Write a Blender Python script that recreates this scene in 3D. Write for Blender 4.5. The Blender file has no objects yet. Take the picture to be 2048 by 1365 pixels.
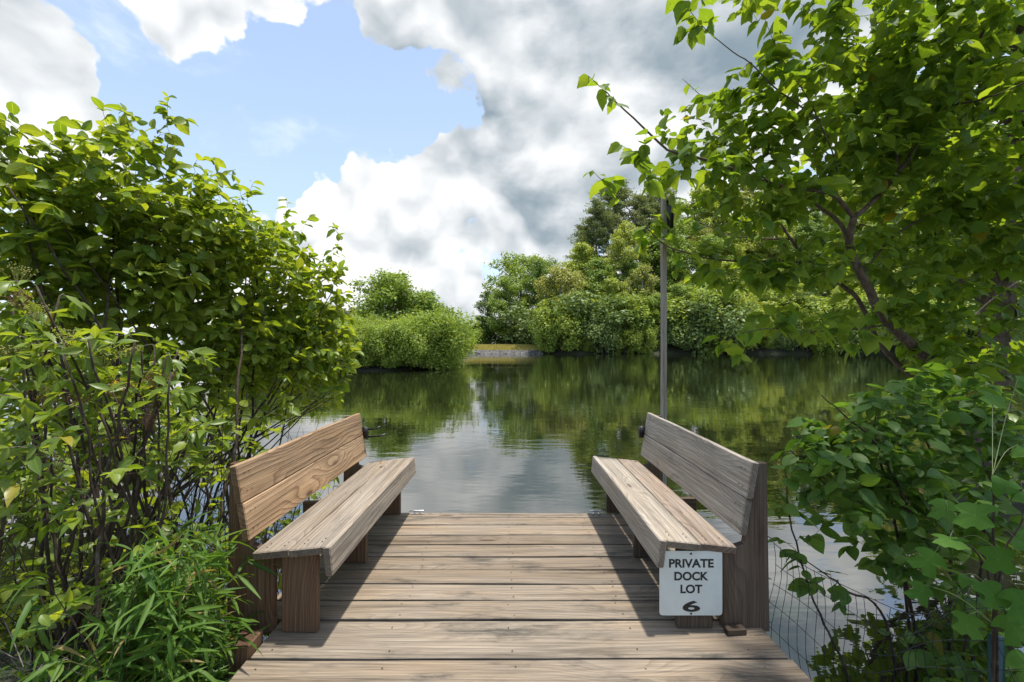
import bpy, bmesh, math
import numpy as np
from mathutils import Vector, Matrix, Euler

# ------------------------------------------------------------------ camera, sky, sun, exposure
F, VX, HY = 910.2, 1016.0, 690.0        # focal length, vanishing point and horizon in photo pixels (2048 wide)
ZD = 0.30                                # deck top above the water (water = 0)
ZC = ZD + 1.45                           # eye height
scene = bpy.context.scene
COL = scene.collection
cam_data = bpy.data.cameras.new("camera")
cam = bpy.data.objects.new("camera", cam_data)
COL.objects.link(cam)
cam.location = (0, 0, ZC)
cam.rotation_euler = (math.pi / 2, 0, 0)
cam_data.sensor_width = 36
cam_data.lens = 36 * F / 2048
cam_data.shift_x = (1024 - VX) / 2048
cam_data.shift_y = (HY - 682.5) / 2048
cam_data.clip_start = 0.05
cam_data.clip_end = 3000
scene.camera = cam

scene.view_settings.view_transform = 'Standard'
scene.view_settings.look = 'None'
scene.view_settings.gamma = 1
scene.view_settings.use_curve_mapping = False
scene.view_settings.exposure = 1.03
scene.render.engine = 'CYCLES'
scene.cycles.use_denoising = True
scene.cycles.max_bounces = 12
scene.cycles.diffuse_bounces = 6
scene.cycles.glossy_bounces = 4
scene.cycles.transmission_bounces = 8
scene.cycles.sample_clamp_indirect = 6

SUN_DIR = Vector((0.14, 0.03, 1.0)).normalized()      # towards the sun: high, a little to the right and ahead
sun_data = bpy.data.lights.new("sun", 'SUN')
sun_data.energy = 3.1
sun_data.angle = math.radians(2.0)
sun_data.color = (1.0, 0.955, 0.88)
sun = bpy.data.objects.new("sun", sun_data)
COL.objects.link(sun)
sun.rotation_euler = (-SUN_DIR).to_track_quat('-Z', 'Y').to_euler()
sun.location = (0, 0, 60)


class NG:
    """small helper to write node graphs"""
    def __init__(s, tree):
        s.t = tree
        s.L = tree.links
    def n(s, typ, **kw):
        nd = s.t.nodes.new(typ)
        ins = kw.pop('ins', {})
        for k, v in kw.items():
            setattr(nd, k, v)
        for k, v in ins.items():
            s.put(nd.inputs[k], v)
        return nd
    def put(s, sock, v):
        if isinstance(v, bpy.types.NodeSocket):
            s.L.new(v, sock)
        elif hasattr(v, 'outputs'):
            s.L.new(v.outputs[0], sock)
        else:
            if sock.type == 'RGBA' and len(v) == 3:
                v = (*v, 1)
            sock.default_value = v
    def m(s, op, a, b=0.0, c=0.0, clamp=False):
        nd = s.n('ShaderNodeMath', operation=op, use_clamp=clamp)
        for i, v in enumerate((a, b, c)):
            s.put(nd.inputs[i], v)
        return nd.outputs[0]
    def v(s, op, a, b=(0, 0, 0), c=None):
        nd = s.n('ShaderNodeVectorMath', operation=op)
        s.put(nd.inputs[0], a)
        s.put(nd.inputs[1], b)
        if c is not None:
            s.put(nd.inputs[2], c)
        return nd.outputs['Value'] if op in ('DOT_PRODUCT', 'LENGTH', 'DISTANCE') else nd.outputs[0]
    def noise(s, vec, scale, detail=4.0, rough=0.5, dist=0.0, out='Fac'):
        nd = s.n('ShaderNodeTexNoise', noise_dimensions='3D')
        s.put(nd.inputs['Vector'], vec)
        nd.inputs['Scale'].default_value = scale
        nd.inputs['Detail'].default_value = detail
        nd.inputs['Roughness'].default_value = rough
        nd.inputs['Distortion'].default_value = dist
        return nd.outputs[out]
    def voro(s, vec, scale, feature='F1', smooth=0.5, out='Distance', rnd=1.0):
        nd = s.n('ShaderNodeTexVoronoi', feature=feature)
        s.put(nd.inputs['Vector'], vec)
        nd.inputs['Scale'].default_value = scale
        nd.inputs['Randomness'].default_value = rnd
        if feature == 'SMOOTH_F1':
            nd.inputs['Smoothness'].default_value = smooth
        return nd.outputs[out]
    def ramp(s, fac, a, b, lo=0.0, hi=1.0, smooth=True):
        nd = s.n('ShaderNodeMapRange', interpolation_type='SMOOTHSTEP' if smooth else 'LINEAR')
        s.put(nd.inputs[0], fac)
        for i, v in zip((1, 2, 3, 4), (a, b, lo, hi)):
            s.put(nd.inputs[i], v)
        return nd.outputs[0]
    def mix(s, fac, a, b, mode='MIX'):
        nd = s.n('ShaderNodeMix', data_type='RGBA', blend_type=mode)
        s.put(nd.inputs[0], fac)
        s.put(nd.inputs[6], a)
        s.put(nd.inputs[7], b)
        return nd.outputs[2]
    def xyz(s, x, y, z):
        nd = s.n('ShaderNodeCombineXYZ')
        for i, v in enumerate((x, y, z)):
            s.put(nd.inputs[i], v)
        return nd.outputs[0]


def dirpx(px, py):
    v = Vector(((px - VX) / F, 1.0, (HY - py) / F))
    return v.normalized()


# ---- world: Nishita sky with banks of cumulus
world = bpy.data.worlds.new("World")
scene.world = world
world.use_nodes = True
world.node_tree.nodes.clear()
g = NG(world.node_tree)
SKY = g.n('ShaderNodeTexSky', sky_type='NISHITA', sun_disc=False)
SKY.sun_elevation = math.asin(SUN_DIR.z)
SKY.sun_rotation = math.atan2(SUN_DIR.x, SUN_DIR.y)
SKY.air_density = 1.0
SKY.dust_density = 1.6
SKY.ozone_density = 1.5
tc = g.n('ShaderNodeTexCoord')
D0 = g.v('NORMALIZE', tc.outputs['Generated'])
# (px, py, radius in px, weight): where cloud stands (+) and where blue shows (-), as directions in the sky
COVER = [(60, 190, 190, .60), (150, 300, 150, .60), (-150, 200, 300, .6), (-40, 90, 110, .3),
         (370, 0, 200, .85), (500, 40, 110, .4), (640, 20, 110, .55), (760, 40, 140, .34),
         (1050, 40, 330, .62), (1330, 120, 380, .6), (900, 70, 160, .45),
         (690, 390, 150, .66), (860, 370, 150, .60), (960, 320, 130, .55), (1080, 300, 190, .5), (640, 480, 150, .5), (780, 460, 200, .4),
         (900, 540, 330, .5), (560, 540, 260, .35), (300, 480, 200, .25), (1250, 420, 300, .4), (1650, 250, 450, .4), (1900, 60, 400, .4),
         (520, 240, 190, -.9), (330, 170, 150, -.7), (200, 70, 120, -.7), (740, 225, 130, -.9), (880, 205, 95, -.8), (460, 340, 130, -.7), (960, 215, 60, -.4),
         (660, 130, 90, -.5), (300, 330, 90, -.5), (250, 120, 80, -.3), (560, 330, 60, -.4)]
DARK = [(1080, 60, 330, .55), (1230, 190, 280, .60), (1100, 370, 120, .62), (880, 40, 130, .25), (1330, 40, 320, .40),
        (830, 480, 150, .16), (1010, 560, 130, .16), (900, 600, 200, .18), (1150, 480, 90, .16), (420, -10, 120, .3),
        (20, 60, 90, .12), (1600, -200, 500, .3)]


def blobs(g, vec, lst, start):
    acc = start
    for px, py, r, w in lst:
        d = g.v('DOT_PRODUCT', vec, tuple(dirpx(px, py)))
        ang = math.atan(r / F) * (1.0 if abs(px - VX) < 500 else 0.85)
        f = g.ramp(d, math.cos(ang), math.cos(ang * 0.25))
        acc = g.m('MULTIPLY_ADD', f, w, acc)
    return acc


w1 = g.v('SUBTRACT', g.noise(D0, 4.5, 4.0, .55, out='Color'), (.5, .5, .5))


def cloud_detail(vec):
    """billows: rounded heads of several sizes plus a little wisp"""
    q = g.v('MULTIPLY_ADD', w1, (.07, .07, .07), g.v('MULTIPLY', vec, (1, 1, 1.15)))
    nd = g.n('ShaderNodeTexVoronoi', feature='F1')
    g.put(nd.inputs['Vector'], q)
    for k_, v_ in (('Scale', 8.0), ('Detail', 3.0), ('Roughness', .55), ('Lacunarity', 2.3)):
        nd.inputs[k_].default_value = v_
    b_ = g.m('MULTIPLY_ADD', nd.outputs['Distance'], -.75, .38)
    return g.m('MULTIPLY_ADD', g.m('SUBTRACT', g.noise(vec, 9.0, 5.0, .55), .5), .22, b_)


warp_n = g.v('NORMALIZE', g.v('MULTIPLY_ADD', w1, (.26, .26, .26), D0))
det = cloud_detail(D0)
base = g.m('MULTIPLY_ADD', g.noise(g.v('MULTIPLY', D0, (1, 1, 1.6)), 2.6, 5.0, .55), 1.2, -.50)
body = blobs(g, warp_n, COVER, base)
low = g.n('ShaderNodeSeparateXYZ', ins={0: D0}).outputs[2]
body = g.m('ADD', body, g.ramp(low,   .02, .34, .46, 0.0))
fld = g.m('MULTIPLY_ADD', det, 1.25, body)
cover = g.ramp(fld, .02, .27)


def heads(vec):
    q = g.v('MULTIPLY_ADD', w1, (.12, .12, .12), vec)
    nd = g.n('ShaderNodeTexVoronoi', feature='F1')
    g.put(nd.inputs['Vector'], q)
    for k_, v_ in (('Scale', 6.0), ('Detail', 1.3), ('Roughness', .45), ('Lacunarity', 2.4)):
        nd.inputs[k_].default_value = v_
    return nd.outputs['Distance']


relief = g.m('MULTIPLY', g.m('SUBTRACT', heads(g.v('NORMALIZE', g.v('ADD', D0, (SUN_DIR.x * .05, SUN_DIR.y * .05, SUN_DIR.z * .05)))), heads(D0)), 1.1)
relief = g.m('ADD', relief, g.m('MULTIPLY', det, .10))
dark = blobs(g, warp_n, DARK, 0.0)
soft = g.noise(g.v('MULTIPLY', g.v('MULTIPLY_ADD', w1, (.06, .06, .06), D0), (1, 1, 1.9)), 3.4, 7.0, .55)
dark = g.m('MULTIPLY', g.m('MINIMUM', dark, .66), g.ramp(soft, .32, .68, .45, 1.12))
relief = g.m('MULTIPLY', relief, g.ramp(dark, .1, .7, 1.15, .6))
thick = g.m('MULTIPLY', g.ramp(soft, .38, .66, 0.0, .27), g.ramp(body, .1, .6))
lum = g.m('SUBTRACT', g.m('ADD', g.m('SUBTRACT', .96, thick), relief), dark)
lum = g.ramp(lum, -.15, 1.02, .0, 1.0, smooth=False)
sepz = g.n('ShaderNodeSeparateXYZ', ins={0: D0})
CLOUD_WHITE, CLOUD_GREY = (1.00, 1.0, 1.0), (.235, .305, .36)
ccol = g.mix(lum, CLOUD_GREY, CLOUD_WHITE)
ccol = g.v('MULTIPLY', ccol, (.61, .61, .61))
sky_l = g.v('MULTIPLY', SKY.outputs[0], (.112, .112, .112))
# thin bright veil in the humid summer air
sky_l = g.mix(g.ramp(sepz.outputs[2], 0.0,   .9, .42, .16), sky_l, (.46, .56, .68))
wisp = g.noise(g.v('MULTIPLY_ADD', w1, (.3, .3, .3), g.v('MULTIPLY', D0, (1.0, 1.0, 3.0))), 3.2, 7.0, .62)
sky_l = g.mix(g.ramp(wisp, .52, .80, 0.0, .50), sky_l, (.56, .60, .64))
final = g.mix(cover, sky_l, ccol)
bg = g.n('ShaderNodeBackground')
g.put(bg.inputs[0], final)
bg.inputs[1].default_value = 1.0
wo = g.n('ShaderNodeOutputWorld')
g.L.new(bg.outputs[0], wo.inputs[0])
world.cycles.sampling_method = 'MANUAL'
world.cycles.sample_map_resolution = 512


# ------------------------------------------------------------------ helpers
def P(px, py, d):
    """the place in the world at depth d that the photo shows at (px, py)"""
    return np.array([(px - VX) / F * d, d, ZC - (py - HY) / F * d])


def link(o, parent=None):
    COL.objects.link(o)
    if parent is not None:
        o.parent = parent
    return o


def tag(o, label=None, cat=None, group=None, kind=None):
    for k, v in (('label', label), ('category', cat), ('group', group), ('kind', kind)):
        if v:
            o[k] = v
    return o


def empty(name, loc, label=None, cat=None, group=None, rz=0.0):
    o = bpy.data.objects.new(name, None)
    o.empty_display_size = .2
    o.location = loc
    o.rotation_euler = (0, 0, rz)
    link(o)
    return tag(o, label, cat, group)


def mesh_np(name, verts, loops, starts, mat=None, smooth=False, attrs=None):
    me = bpy.data.meshes.new(name)
    verts = np.asarray(verts, np.float32)
    loops = np.asarray(loops, np.int32).ravel()
    starts = np.asarray(starts, np.int32).ravel()
    me.vertices.add(len(verts))
    me.vertices.foreach_set('co', verts.ravel())
    me.loops.add(len(loops))
    me.loops.foreach_set('vertex_index', loops)
    me.polygons.add(len(starts))
    me.polygons.foreach_set('loop_start', starts)
    if smooth:
        me.polygons.foreach_set('use_smooth', np.ones(len(starts), bool))
    for k, v in (attrs or {}).items():
        a = me.attributes.new(k, 'FLOAT', 'POINT')
        a.data.foreach_set('value', np.asarray(v, np.float32))
    me.update(calc_edges=True)
    me.validate()
    if mat:
        me.materials.append(mat)
    return me


class MB:
    """collects polygons of one mesh"""
    def __init__(s):
        s.v, s.f, s.n = [], [], 0
    def add(s, verts, faces):
        s.v.append(np.asarray(verts, float))
        s.f += [[i + s.n for i in f] for f in faces]
        s.n += len(verts)
    def box(s, c, size, M=None):
        x, y, z = np.array(size) / 2
        vs = np.array([(a * x, b * y, e * z) for a in (-1, 1) for b in (-1, 1) for e in (-1, 1)])
        if M is not None:
            vs = vs @ np.array(M.to_3x3()).T
        s.add(vs + np.array(c), [(0, 1, 3, 2), (4, 6, 7, 5), (0, 4, 5, 1), (2, 3, 7, 6), (0, 2, 6, 4), (1, 5, 7, 3)])
    def tube(s, pts, rad, sides=6, cap=True):
        pts = np.asarray(pts, float)
        rad = np.broadcast_to(np.asarray(rad, float), (len(pts),))
        tan = np.gradient(pts, axis=0)
        tan /= np.linalg.norm(tan, axis=1)[:, None] + 1e-9
        ref = np.array([0.0, 0, 1]) if abs(tan[0][2]) < .9 else np.array([1.0, 0, 0])
        a = np.linspace(0, 2 * np.pi, sides, endpoint=False)
        vs = []
        u = np.cross(tan[0], ref)
        u /= np.linalg.norm(u)
        for p, t, r in zip(pts, tan, rad):
            u = u - t * np.dot(u, t)
            u /= np.linalg.norm(u) + 1e-9
            w = np.cross(t, u)
            vs.append(p + r * (np.cos(a)[:, None] * u + np.sin(a)[:, None] * w))
        fs = []
        for i in range(len(pts) - 1):
            for k in range(sides):
                k2 = (k + 1) % sides
                fs.append((i * sides + k, i * sides + k2, (i + 1) * sides + k2, (i + 1) * sides + k))
        if cap:
            fs.append(tuple(range(sides))[::-1])
            fs.append(tuple((len(pts) - 1) * sides + k for k in range(sides)))
        s.add(np.concatenate(vs), fs)
    def mesh(s, name, mat=None, smooth=False):
        loops = [i for f in s.f for i in f]
        starts = np.cumsum([0] + [len(f) for f in s.f[:-1]])
        return mesh_np(name, np.concatenate(s.v), loops, starts, mat, smooth)
    def build(s, name, mat, parent=None, smooth=False):
        return link(bpy.data.objects.new(name, s.mesh(name, mat, smooth)), parent)


def smooth_path(ctrl, n=16):
    """Catmull-Rom through control points"""
    c = np.asarray(ctrl, float)
    c = np.vstack([2 * c[0] - c[1], c, 2 * c[-1] - c[-2]])
    out = []
    segs = len(c) - 3
    per = max(2, n // segs)
    for i in range(segs):
        p0, p1, p2, p3 = c[i:i + 4]
        for t in np.linspace(0, 1, per, endpoint=False):
            out.append(.5 * (2 * p1 + (p2 - p0) * t + (2 * p0 - 5 * p1 + 4 * p2 - p3) * t * t + (3 * p1 - p0 - 3 * p2 + p3) * t ** 3))
    out.append(c[-2])
    return np.array(out)


def new_mat(name):
    m = bpy.data.materials.new(name)
    m.use_nodes = True
    m.node_tree.nodes.clear()
    gg = NG(m.node_tree)
    out = gg.n('ShaderNodeOutputMaterial')
    return m, gg, out


def simple_mat(name, col, rough=.5, metal=0.0, spec=.5, var=0.0, scale=20.0):
    m, gg, out = new_mat(name)
    b = gg.n('ShaderNodeBsdfPrincipled')
    b.inputs['Roughness'].default_value = rough
    b.inputs['Metallic'].default_value = metal
    b.inputs['Specular IOR Level'].default_value = spec
    if var:
        t = gg.n('ShaderNodeTexCoord')
        nz = gg.noise(t.outputs['Object'], scale, 5.0, .6)
        c = gg.v('MULTIPLY', tuple(col), gg.xyz(*[gg.ramp(nz, .25, .75, 1 - var, 1 + var)] * 3))
        gg.put(b.inputs['Base Color'], c)
    else:
        b.inputs['Base Color'].default_value = (*col, 1)
    gg.L.new(b.outputs[0], out.inputs[0])
    return m


# ------------------------------------------------------------------ materials
def wood_mat(name, light, late, grey, grey_amt=.5, grain=.6, stain=.5, rings=42.0, bump=.5, streak=.35):
    """weathered softwood: grain along the local X axis, growth rings, knots, grey weathering, dark stains"""
    m, gg, out = new_mat(name)
    t = gg.n('ShaderNodeTexCoord')
    oi = gg.n('ShaderNodeObjectInfo')
    rnd = oi.outputs['Random']
    off = gg.xyz(gg.m('MULTIPLY', rnd, 137.0), gg.m('MULTIPLY', rnd, 61.0), gg.m('MULTIPLY', rnd, 23.0))
    p = gg.v('ADD', t.outputs['Object'], off)
    # knots
    kp = gg.v('MULTIPLY', p, (1.5, 5.5, 2.0))
    kd = gg.voro(kp, 1.0, 'F1', rnd=1.0)
    kcol = gg.n('ShaderNodeSeparateColor', ins={0: gg.voro(kp, 1.0, 'F1', out='Color')})
    has = gg.m('GREATER_THAN', kcol.outputs[0], .34)
    ksz = gg.ramp(kcol.outputs[1], 0, 1, .06, .17, smooth=False)
    pull = gg.m('MULTIPLY', has, gg.ramp(kd, 0.0, .60, 1.0, 0.0))
    knot = gg.m('MULTIPLY', has, gg.ramp(gg.m('DIVIDE', kd, ksz), .45, 1.0, 1.0, 0.0))
    # rings
    lowf = gg.noise(gg.v('MULTIPLY', p, (.55, 2.6, 2.6)), 1.0, 2.0, .4)
    sp = gg.n('ShaderNodeSeparateXYZ', ins={0: p})
    r = gg.m('ADD', sp.outputs[1], gg.m('MULTIPLY', sp.outputs[2], .7))
    r = gg.m('MULTIPLY_ADD', lowf, .26, r)
    r = gg.m('MULTIPLY_ADD', pull, .10, r)
    wob = gg.noise(gg.v('MULTIPLY', p, (6, 30, 30)), 1.0, 3.0, .5)
    r = gg.m('MULTIPLY_ADD', wob, .012, r)
    ring = gg.m('FRACT', gg.m('MULTIPLY', r, rings))
    ring = gg.m('POWER', ring, 2.2)
    edge = gg.ramp(gg.m('FRACT', gg.m('MULTIPLY', r, rings)), .90, 1.0, 1.0, 0.0)
    ring = gg.m('MULTIPLY', ring, edge)
    fib = gg.noise(gg.v('MULTIPLY', p, (3.0, 170, 170)), 1.0, 3.0, .6)
    fib2 = gg.noise(gg.v('MULTIPLY', p, (1.2, 34, 34)), 1.0, 4.0, .6)
    wear = gg.noise(gg.v('MULTIPLY', p, (.9, 5, 5)), 1.0, 5.0, .6)
    blot = gg.noise(gg.v('MULTIPLY', p, (2.2, 7, 7)), 1.0, 6.0, .65)
    col = gg.mix(gg.m('MULTIPLY', ring, grain), light, late)
    gfac = gg.m('MULTIPLY', gg.ramp(wear, .30, .66), grey_amt)
    col = gg.mix(gfac, col, gg.mix(gg.m('MULTIPLY', ring, grain * .55), grey, tuple(c * .55 for c in grey)))
    fm = gg.ramp(fib, .28, .72, .72, 1.22)
    fm = gg.m('MULTIPLY', fm, gg.ramp(fib2, .3, .7, .82, 1.15))
    fm = gg.m('MULTIPLY', fm, gg.ramp(rnd, 0, 1, .80, 1.15, smooth=False))
    st = gg.m('MULTIPLY', gg.ramp(blot, .52, .74), stain)
    crack = gg.noise(gg.v('MULTIPLY', p, (1.1, 75, 75)), 1.0, 2.0, .5)
    ck = gg.ramp(crack, .70, .76, 0, .75)
    col = gg.mix(st, col, tuple(c * .26 for c in grey))
    col = gg.mix(gg.m('MULTIPLY', knot, .92), col, (.095, .058, .034))
    sk = gg.ramp(gg.noise(gg.v('MULTIPLY', p, (.8, 17, 17)), 1.0, 5.0, .65), .50, .70, 0, streak)
    col = gg.mix(sk, col, tuple(c * .30 for c in late))
    tn = gg.n('ShaderNodeSeparateXYZ', ins={0: t.outputs['Normal']})
    eg = gg.ramp(gg.m('ABSOLUTE', tn.outputs[0]), .6, .9, 0, .62)          # end grain soaks up dirt
    col = gg.mix(eg, col, tuple(c * .45 for c in late))
    col = gg.mix(ck, col, (.035, .028, .022))
    col = gg.v('MULTIPLY', col, gg.xyz(fm, fm, fm))
    b = gg.n('ShaderNodeBsdfPrincipled')
    gg.put(b.inputs['Base Color'], col)
    gg.put(b.inputs['Roughness'], gg.ramp(fib2, .2, .8, .62, .86))
    b.inputs['Specular IOR Level'].default_value = .35
    h = gg.m('MULTIPLY_ADD', ring, .45, gg.m('MULTIPLY', fib, .7))
    h = gg.m('SUBTRACT', h, gg.m('MULTIPLY', ck, 1.5))
    bp = gg.n('ShaderNodeBump', ins={'Height': h})
    bp.inputs['Strength'].default_value = bump
    bp.inputs['Distance'].default_value = .0025
    gg.L.new(bp.outputs[0], b.inputs['Normal'])
    gg.L.new(b.outputs[0], out.inputs[0])
    return m


def leaf_mat(name, a, b, c=None, trans=.42, rough=.42, spec=.45, tgain=(1.5, 1.35, .55), veins=True, odd=0.0, tall=0.0):
    """leaf: colour varies leaf by leaf, light passes through it"""
    m, gg, out = new_mat(name)
    oi = gg.n('ShaderNodeObjectInfo')
    at = gg.n('ShaderNodeAttribute', attribute_name='tint')
    t = gg.m('FRACT', gg.m('ADD', at.outputs['Fac'], oi.outputs['Random']))
    if tall:                      # many trees: each tree keeps its own tone, leaves vary a little round it
        t = gg.m('ADD', gg.m('MULTIPLY', oi.outputs['Random'], tall), gg.m('MULTIPLY', at.outputs['Fac'], 1 - tall))
    col = gg.mix(t, a, b)
    if odd:
        rr = gg.m('FRACT', gg.m('MULTIPLY', t, 17.31))
        col = gg.mix(gg.m('GREATER_THAN', rr, 1 - odd), col, c)
    if veins:
        rb = gg.n('ShaderNodeAttribute', attribute_name='rib')
        tcx = gg.n('ShaderNodeTexCoord')
        mott = gg.noise(tcx.outputs['Object'], 55.0, 3.0, .6)
        mm = gg.ramp(mott, .3, .7, .86, 1.12)
        col = gg.v('MULTIPLY', col, gg.xyz(mm, mm, mm))
        col = gg.mix(gg.ramp(rb.outputs['Fac'], .0, .09, .38, 0.0), col, tuple(min(1, x * 2.1 + .015) for x in b))
    pb = gg.n('ShaderNodeBsdfPrincipled')
    gg.put(pb.inputs['Base Color'], col)
    pb.inputs['Roughness'].default_value = rough
    pb.inputs['Specular IOR Level'].default_value = spec
    tr = gg.n('ShaderNodeBsdfTranslucent')
    gg.put(tr.inputs[0], gg.v('MULTIPLY', col, tgain))
    mx = gg.n('ShaderNodeMixShader')
    mx.inputs[0].default_value = trans
    gg.L.new(pb.outputs[0], mx.inputs[1])
    gg.L.new(tr.outputs[0], mx.inputs[2])
    gg.L.new(mx.outputs[0], out.inputs[0])
    return m


def bark_mat(name, a, b, lichen=0.0, scale=30.0):
    m, gg, out = new_mat(name)
    t = gg.n('ShaderNodeTexCoord')
    p = t.outputs['Object']
    nz = gg.noise(gg.v('MULTIPLY', p, (1, 1, .35)), scale, 6.0, .65)
    col = gg.mix(gg.ramp(nz, .3, .7), a, b)
    if lichen:
        ln = gg.noise(p, scale * .6, 5.0, .6)
        col = gg.mix(gg.ramp(ln, .56, .66, 0, lichen), col, (.22, .25, .19))
    bs = gg.n('ShaderNodeBsdfPrincipled')
    gg.put(bs.inputs['Base Color'], col)
    bs.inputs['Roughness'].default_value = .85
    bs.inputs['Specular IOR Level'].default_value = .25
    bp = gg.n('ShaderNodeBump', ins={'Height': nz})
    bp.inputs['Strength'].default_value = .7
    bp.inputs['Distance'].default_value = .01
    gg.L.new(bp.outputs[0], bs.inputs['Normal'])
    gg.L.new(bs.outputs[0], out.inputs[0])
    return m


M_DECK = wood_mat('weathered_deck_wood', (.255, .190, .124), (.098, .066, .041), (.205, .181, .148), .62, .62, 1.0, bump=.8, streak=.72)
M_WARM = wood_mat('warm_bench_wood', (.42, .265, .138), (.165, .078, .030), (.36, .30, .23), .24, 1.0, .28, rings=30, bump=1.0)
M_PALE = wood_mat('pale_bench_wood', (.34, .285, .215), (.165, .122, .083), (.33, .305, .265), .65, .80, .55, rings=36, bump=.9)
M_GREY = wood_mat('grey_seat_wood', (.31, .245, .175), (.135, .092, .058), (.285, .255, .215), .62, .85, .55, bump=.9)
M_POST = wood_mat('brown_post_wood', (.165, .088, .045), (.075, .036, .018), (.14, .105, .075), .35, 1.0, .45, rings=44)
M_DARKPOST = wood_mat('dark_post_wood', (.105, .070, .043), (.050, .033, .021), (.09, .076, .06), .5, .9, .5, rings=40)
M_MAST = wood_mat('tall_post_wood', (.34, .285, .225), (.22, .17, .125), (.33, .30, .265), .6, .5, .2)
M_METAL = simple_mat('galvanised_metal', (.62, .63, .64), .38, 1.0, var=.15)
M_BLACK = simple_mat('black_plastic', (.012, .012, .014), .42)
M_WIRE = simple_mat('dark_wire', (.018, .02, .022), .5, .2)
M_RUST = simple_mat('screw_steel', (.06, .05, .042), .6, .4)
M_GREENPOST = simple_mat('green_painted_steel', (.012, .045, .045), .4, .3)
M_SIGN = simple_mat('white_sign_paint', (.57, .61, .57), .5, var=.06, scale=9)
M_INK = simple_mat('black_ink', (.014, .014, .014), .5)
# ------------------------------------------------------------------ ground, water
def smst(a, b, x):
    t = np.clip((x - a) / (b - a), 0, 1)
    return t * t * (3 - 2 * t)


FAR = 88.0      # distance of the far bank


def ground_h(x, y):
    x = np.asarray(x, float)
    y = np.asarray(y, float)
    ns = -1.1 + 3.7 * smst(-1.22, -1.62, x) + 4.0 * smst(2.0, 3.4, x) + 3.0 * smst(4.0, 5.5, x) + 1.5 * smst(4, 12, np.abs(x))
    near = ns - y
    wob = 1.3 * np.sin(x * .31 + 1.0) + .8 * np.sin(x * .83) + .5 * np.sin(y * .6)
    pen = np.minimum(y - 30.7 - .4 * wob, -(x + 4.9 + .25 * wob + .010 * np.maximum(y - 30, 0)))
    far = y - FAR - np.where(x > 6, wob * .8, 0)
    h_near = np.where(near > 0, np.minimum(near * .25, .55), np.maximum(near * .45, -1.6))
    h_pen = np.where(pen > 0, np.minimum(pen * .22, .8), np.maximum(pen * .35, -1.6))
    dam = np.where(far > 0, np.minimum(far * .33, 1.45), np.maximum(far * .33, -1.6))
    dam = dam - .10 * np.clip(far - 7, 0, 12)
    hill = np.where(far > 0, np.minimum(far * .5, .5) + smst(4, 26, x) * (.42 * np.clip(far - 1, 0, 45)) * (1 + .35 * smst(20, 90, x)), np.maximum(far * .4, -1.6))
    w = smst(4.5, 8.5, x)
    h_far = dam * (1 - w) + hill * w
    return np.maximum.reduce([h_near, h_pen, h_far])


def axis(lo, hi, fine_lo, fine_hi, step, grow=1.16):
    a = list(np.arange(fine_lo, fine_hi + 1e-6, step))
    s = step
    while a[-1] < hi:
        s *= grow
        a.append(a[-1] + s)
    s = step
    while a[0] > lo:
        s *= grow
        a.insert(0, a[0] - s)
    return np.array(a)


gx = axis(-900, 900, -14, 60, 1.0, 1.13)
gy = np.unique(np.concatenate([axis(-60, 34, -1, 6, .4, 1.2), np.arange(36, 84, 2.0), axis(84, 1500, 84, 110, .8, 1.14)]))
X, Y = np.meshgrid(gx, gy)
Z = ground_h(X, Y)
nx, ny = len(gx), len(gy)
ii = (np.arange(ny - 1)[:, None] * nx + np.arange(nx - 1)).ravel()
quads = np.stack([ii, ii + 1, ii + nx + 1, ii + nx], 1)


def ground_mat():
    m, gg, out = new_mat('leaf_litter_soil')
    t = gg.n('ShaderNodeTexCoord')
    p = t.outputs['Object']
    n1 = gg.noise(p, .8, 6.0, .6)
    n2 = gg.noise(p, 14.0, 5.0, .65)
    col = gg.mix(gg.ramp(n1, .35, .65), (.030, .026, .016), (.028, .046, .013))
    col = gg.mix(gg.ramp(n2, .4, .7, 0, .5), col, (.060, .046, .028))
    b = gg.n('ShaderNodeBsdfPrincipled')
    gg.put(b.inputs['Base Color'], col)
    b.inputs['Roughness'].default_value = .95
    bp = gg.n('ShaderNodeBump', ins={'Height': n2})
    bp.inputs['Distance'].default_value = .05
    gg.L.new(bp.outputs[0], b.inputs['Normal'])
    gg.L.new(b.outputs[0], out.inputs[0])
    return m


M_SOIL = ground_mat()
o = link(bpy.data.objects.new('ground', mesh_np('ground', np.stack([X.ravel(), Y.ravel(), Z.ravel()], 1), quads, np.arange(0, 4 * len(quads), 4), M_SOIL, True)))
tag(o, 'dark wooded ground and lake banks', kind='structure')


def water_mat():
    m, gg, out = new_mat('pond_water')
    t = gg.n('ShaderNodeTexCoord')
    p = t.outputs['Object']
    warp = gg.v('MULTIPLY_ADD', gg.noise(p, .25, 2.0, .5, out='Color'), (1.4, 1.4, 0), p)
    r1 = gg.noise(gg.v('MULTIPLY', warp, (.9, 2.6, 1)), 1.0, 3.0, .55)
    r2 = gg.noise(gg.v('MULTIPLY', p, (4.5, 11, 1)), 1.0, 2.0, .5)
    patch = gg.ramp(gg.noise(gg.v('MULTIPLY', p, (.10, .22, 1)), 1.0, 3.0, .5), .38, .66, .25, 1.0)
    h = gg.m('MULTIPLY_ADD', r2, .16, r1)
    h = gg.m('MULTIPLY', h, patch)
    b = gg.n('ShaderNodeBsdfPrincipled')
    b.inputs['Base Color'].default_value = (.010, .013, .005, 1)
    b.inputs['Roughness'].default_value = .012
    b.inputs['IOR'].default_value = 3.1
    b.inputs['Specular IOR Level'].default_value = .5
    bp = gg.n('ShaderNodeBump', ins={'Height': h})
    bp.inputs['Strength'].default_value = 1.0
    bp.inputs['Distance'].default_value = .0062
    gg.L.new(bp.outputs[0], b.inputs['Normal'])
    gg.L.new(b.outputs[0], out.inputs[0])
    return m


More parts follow.
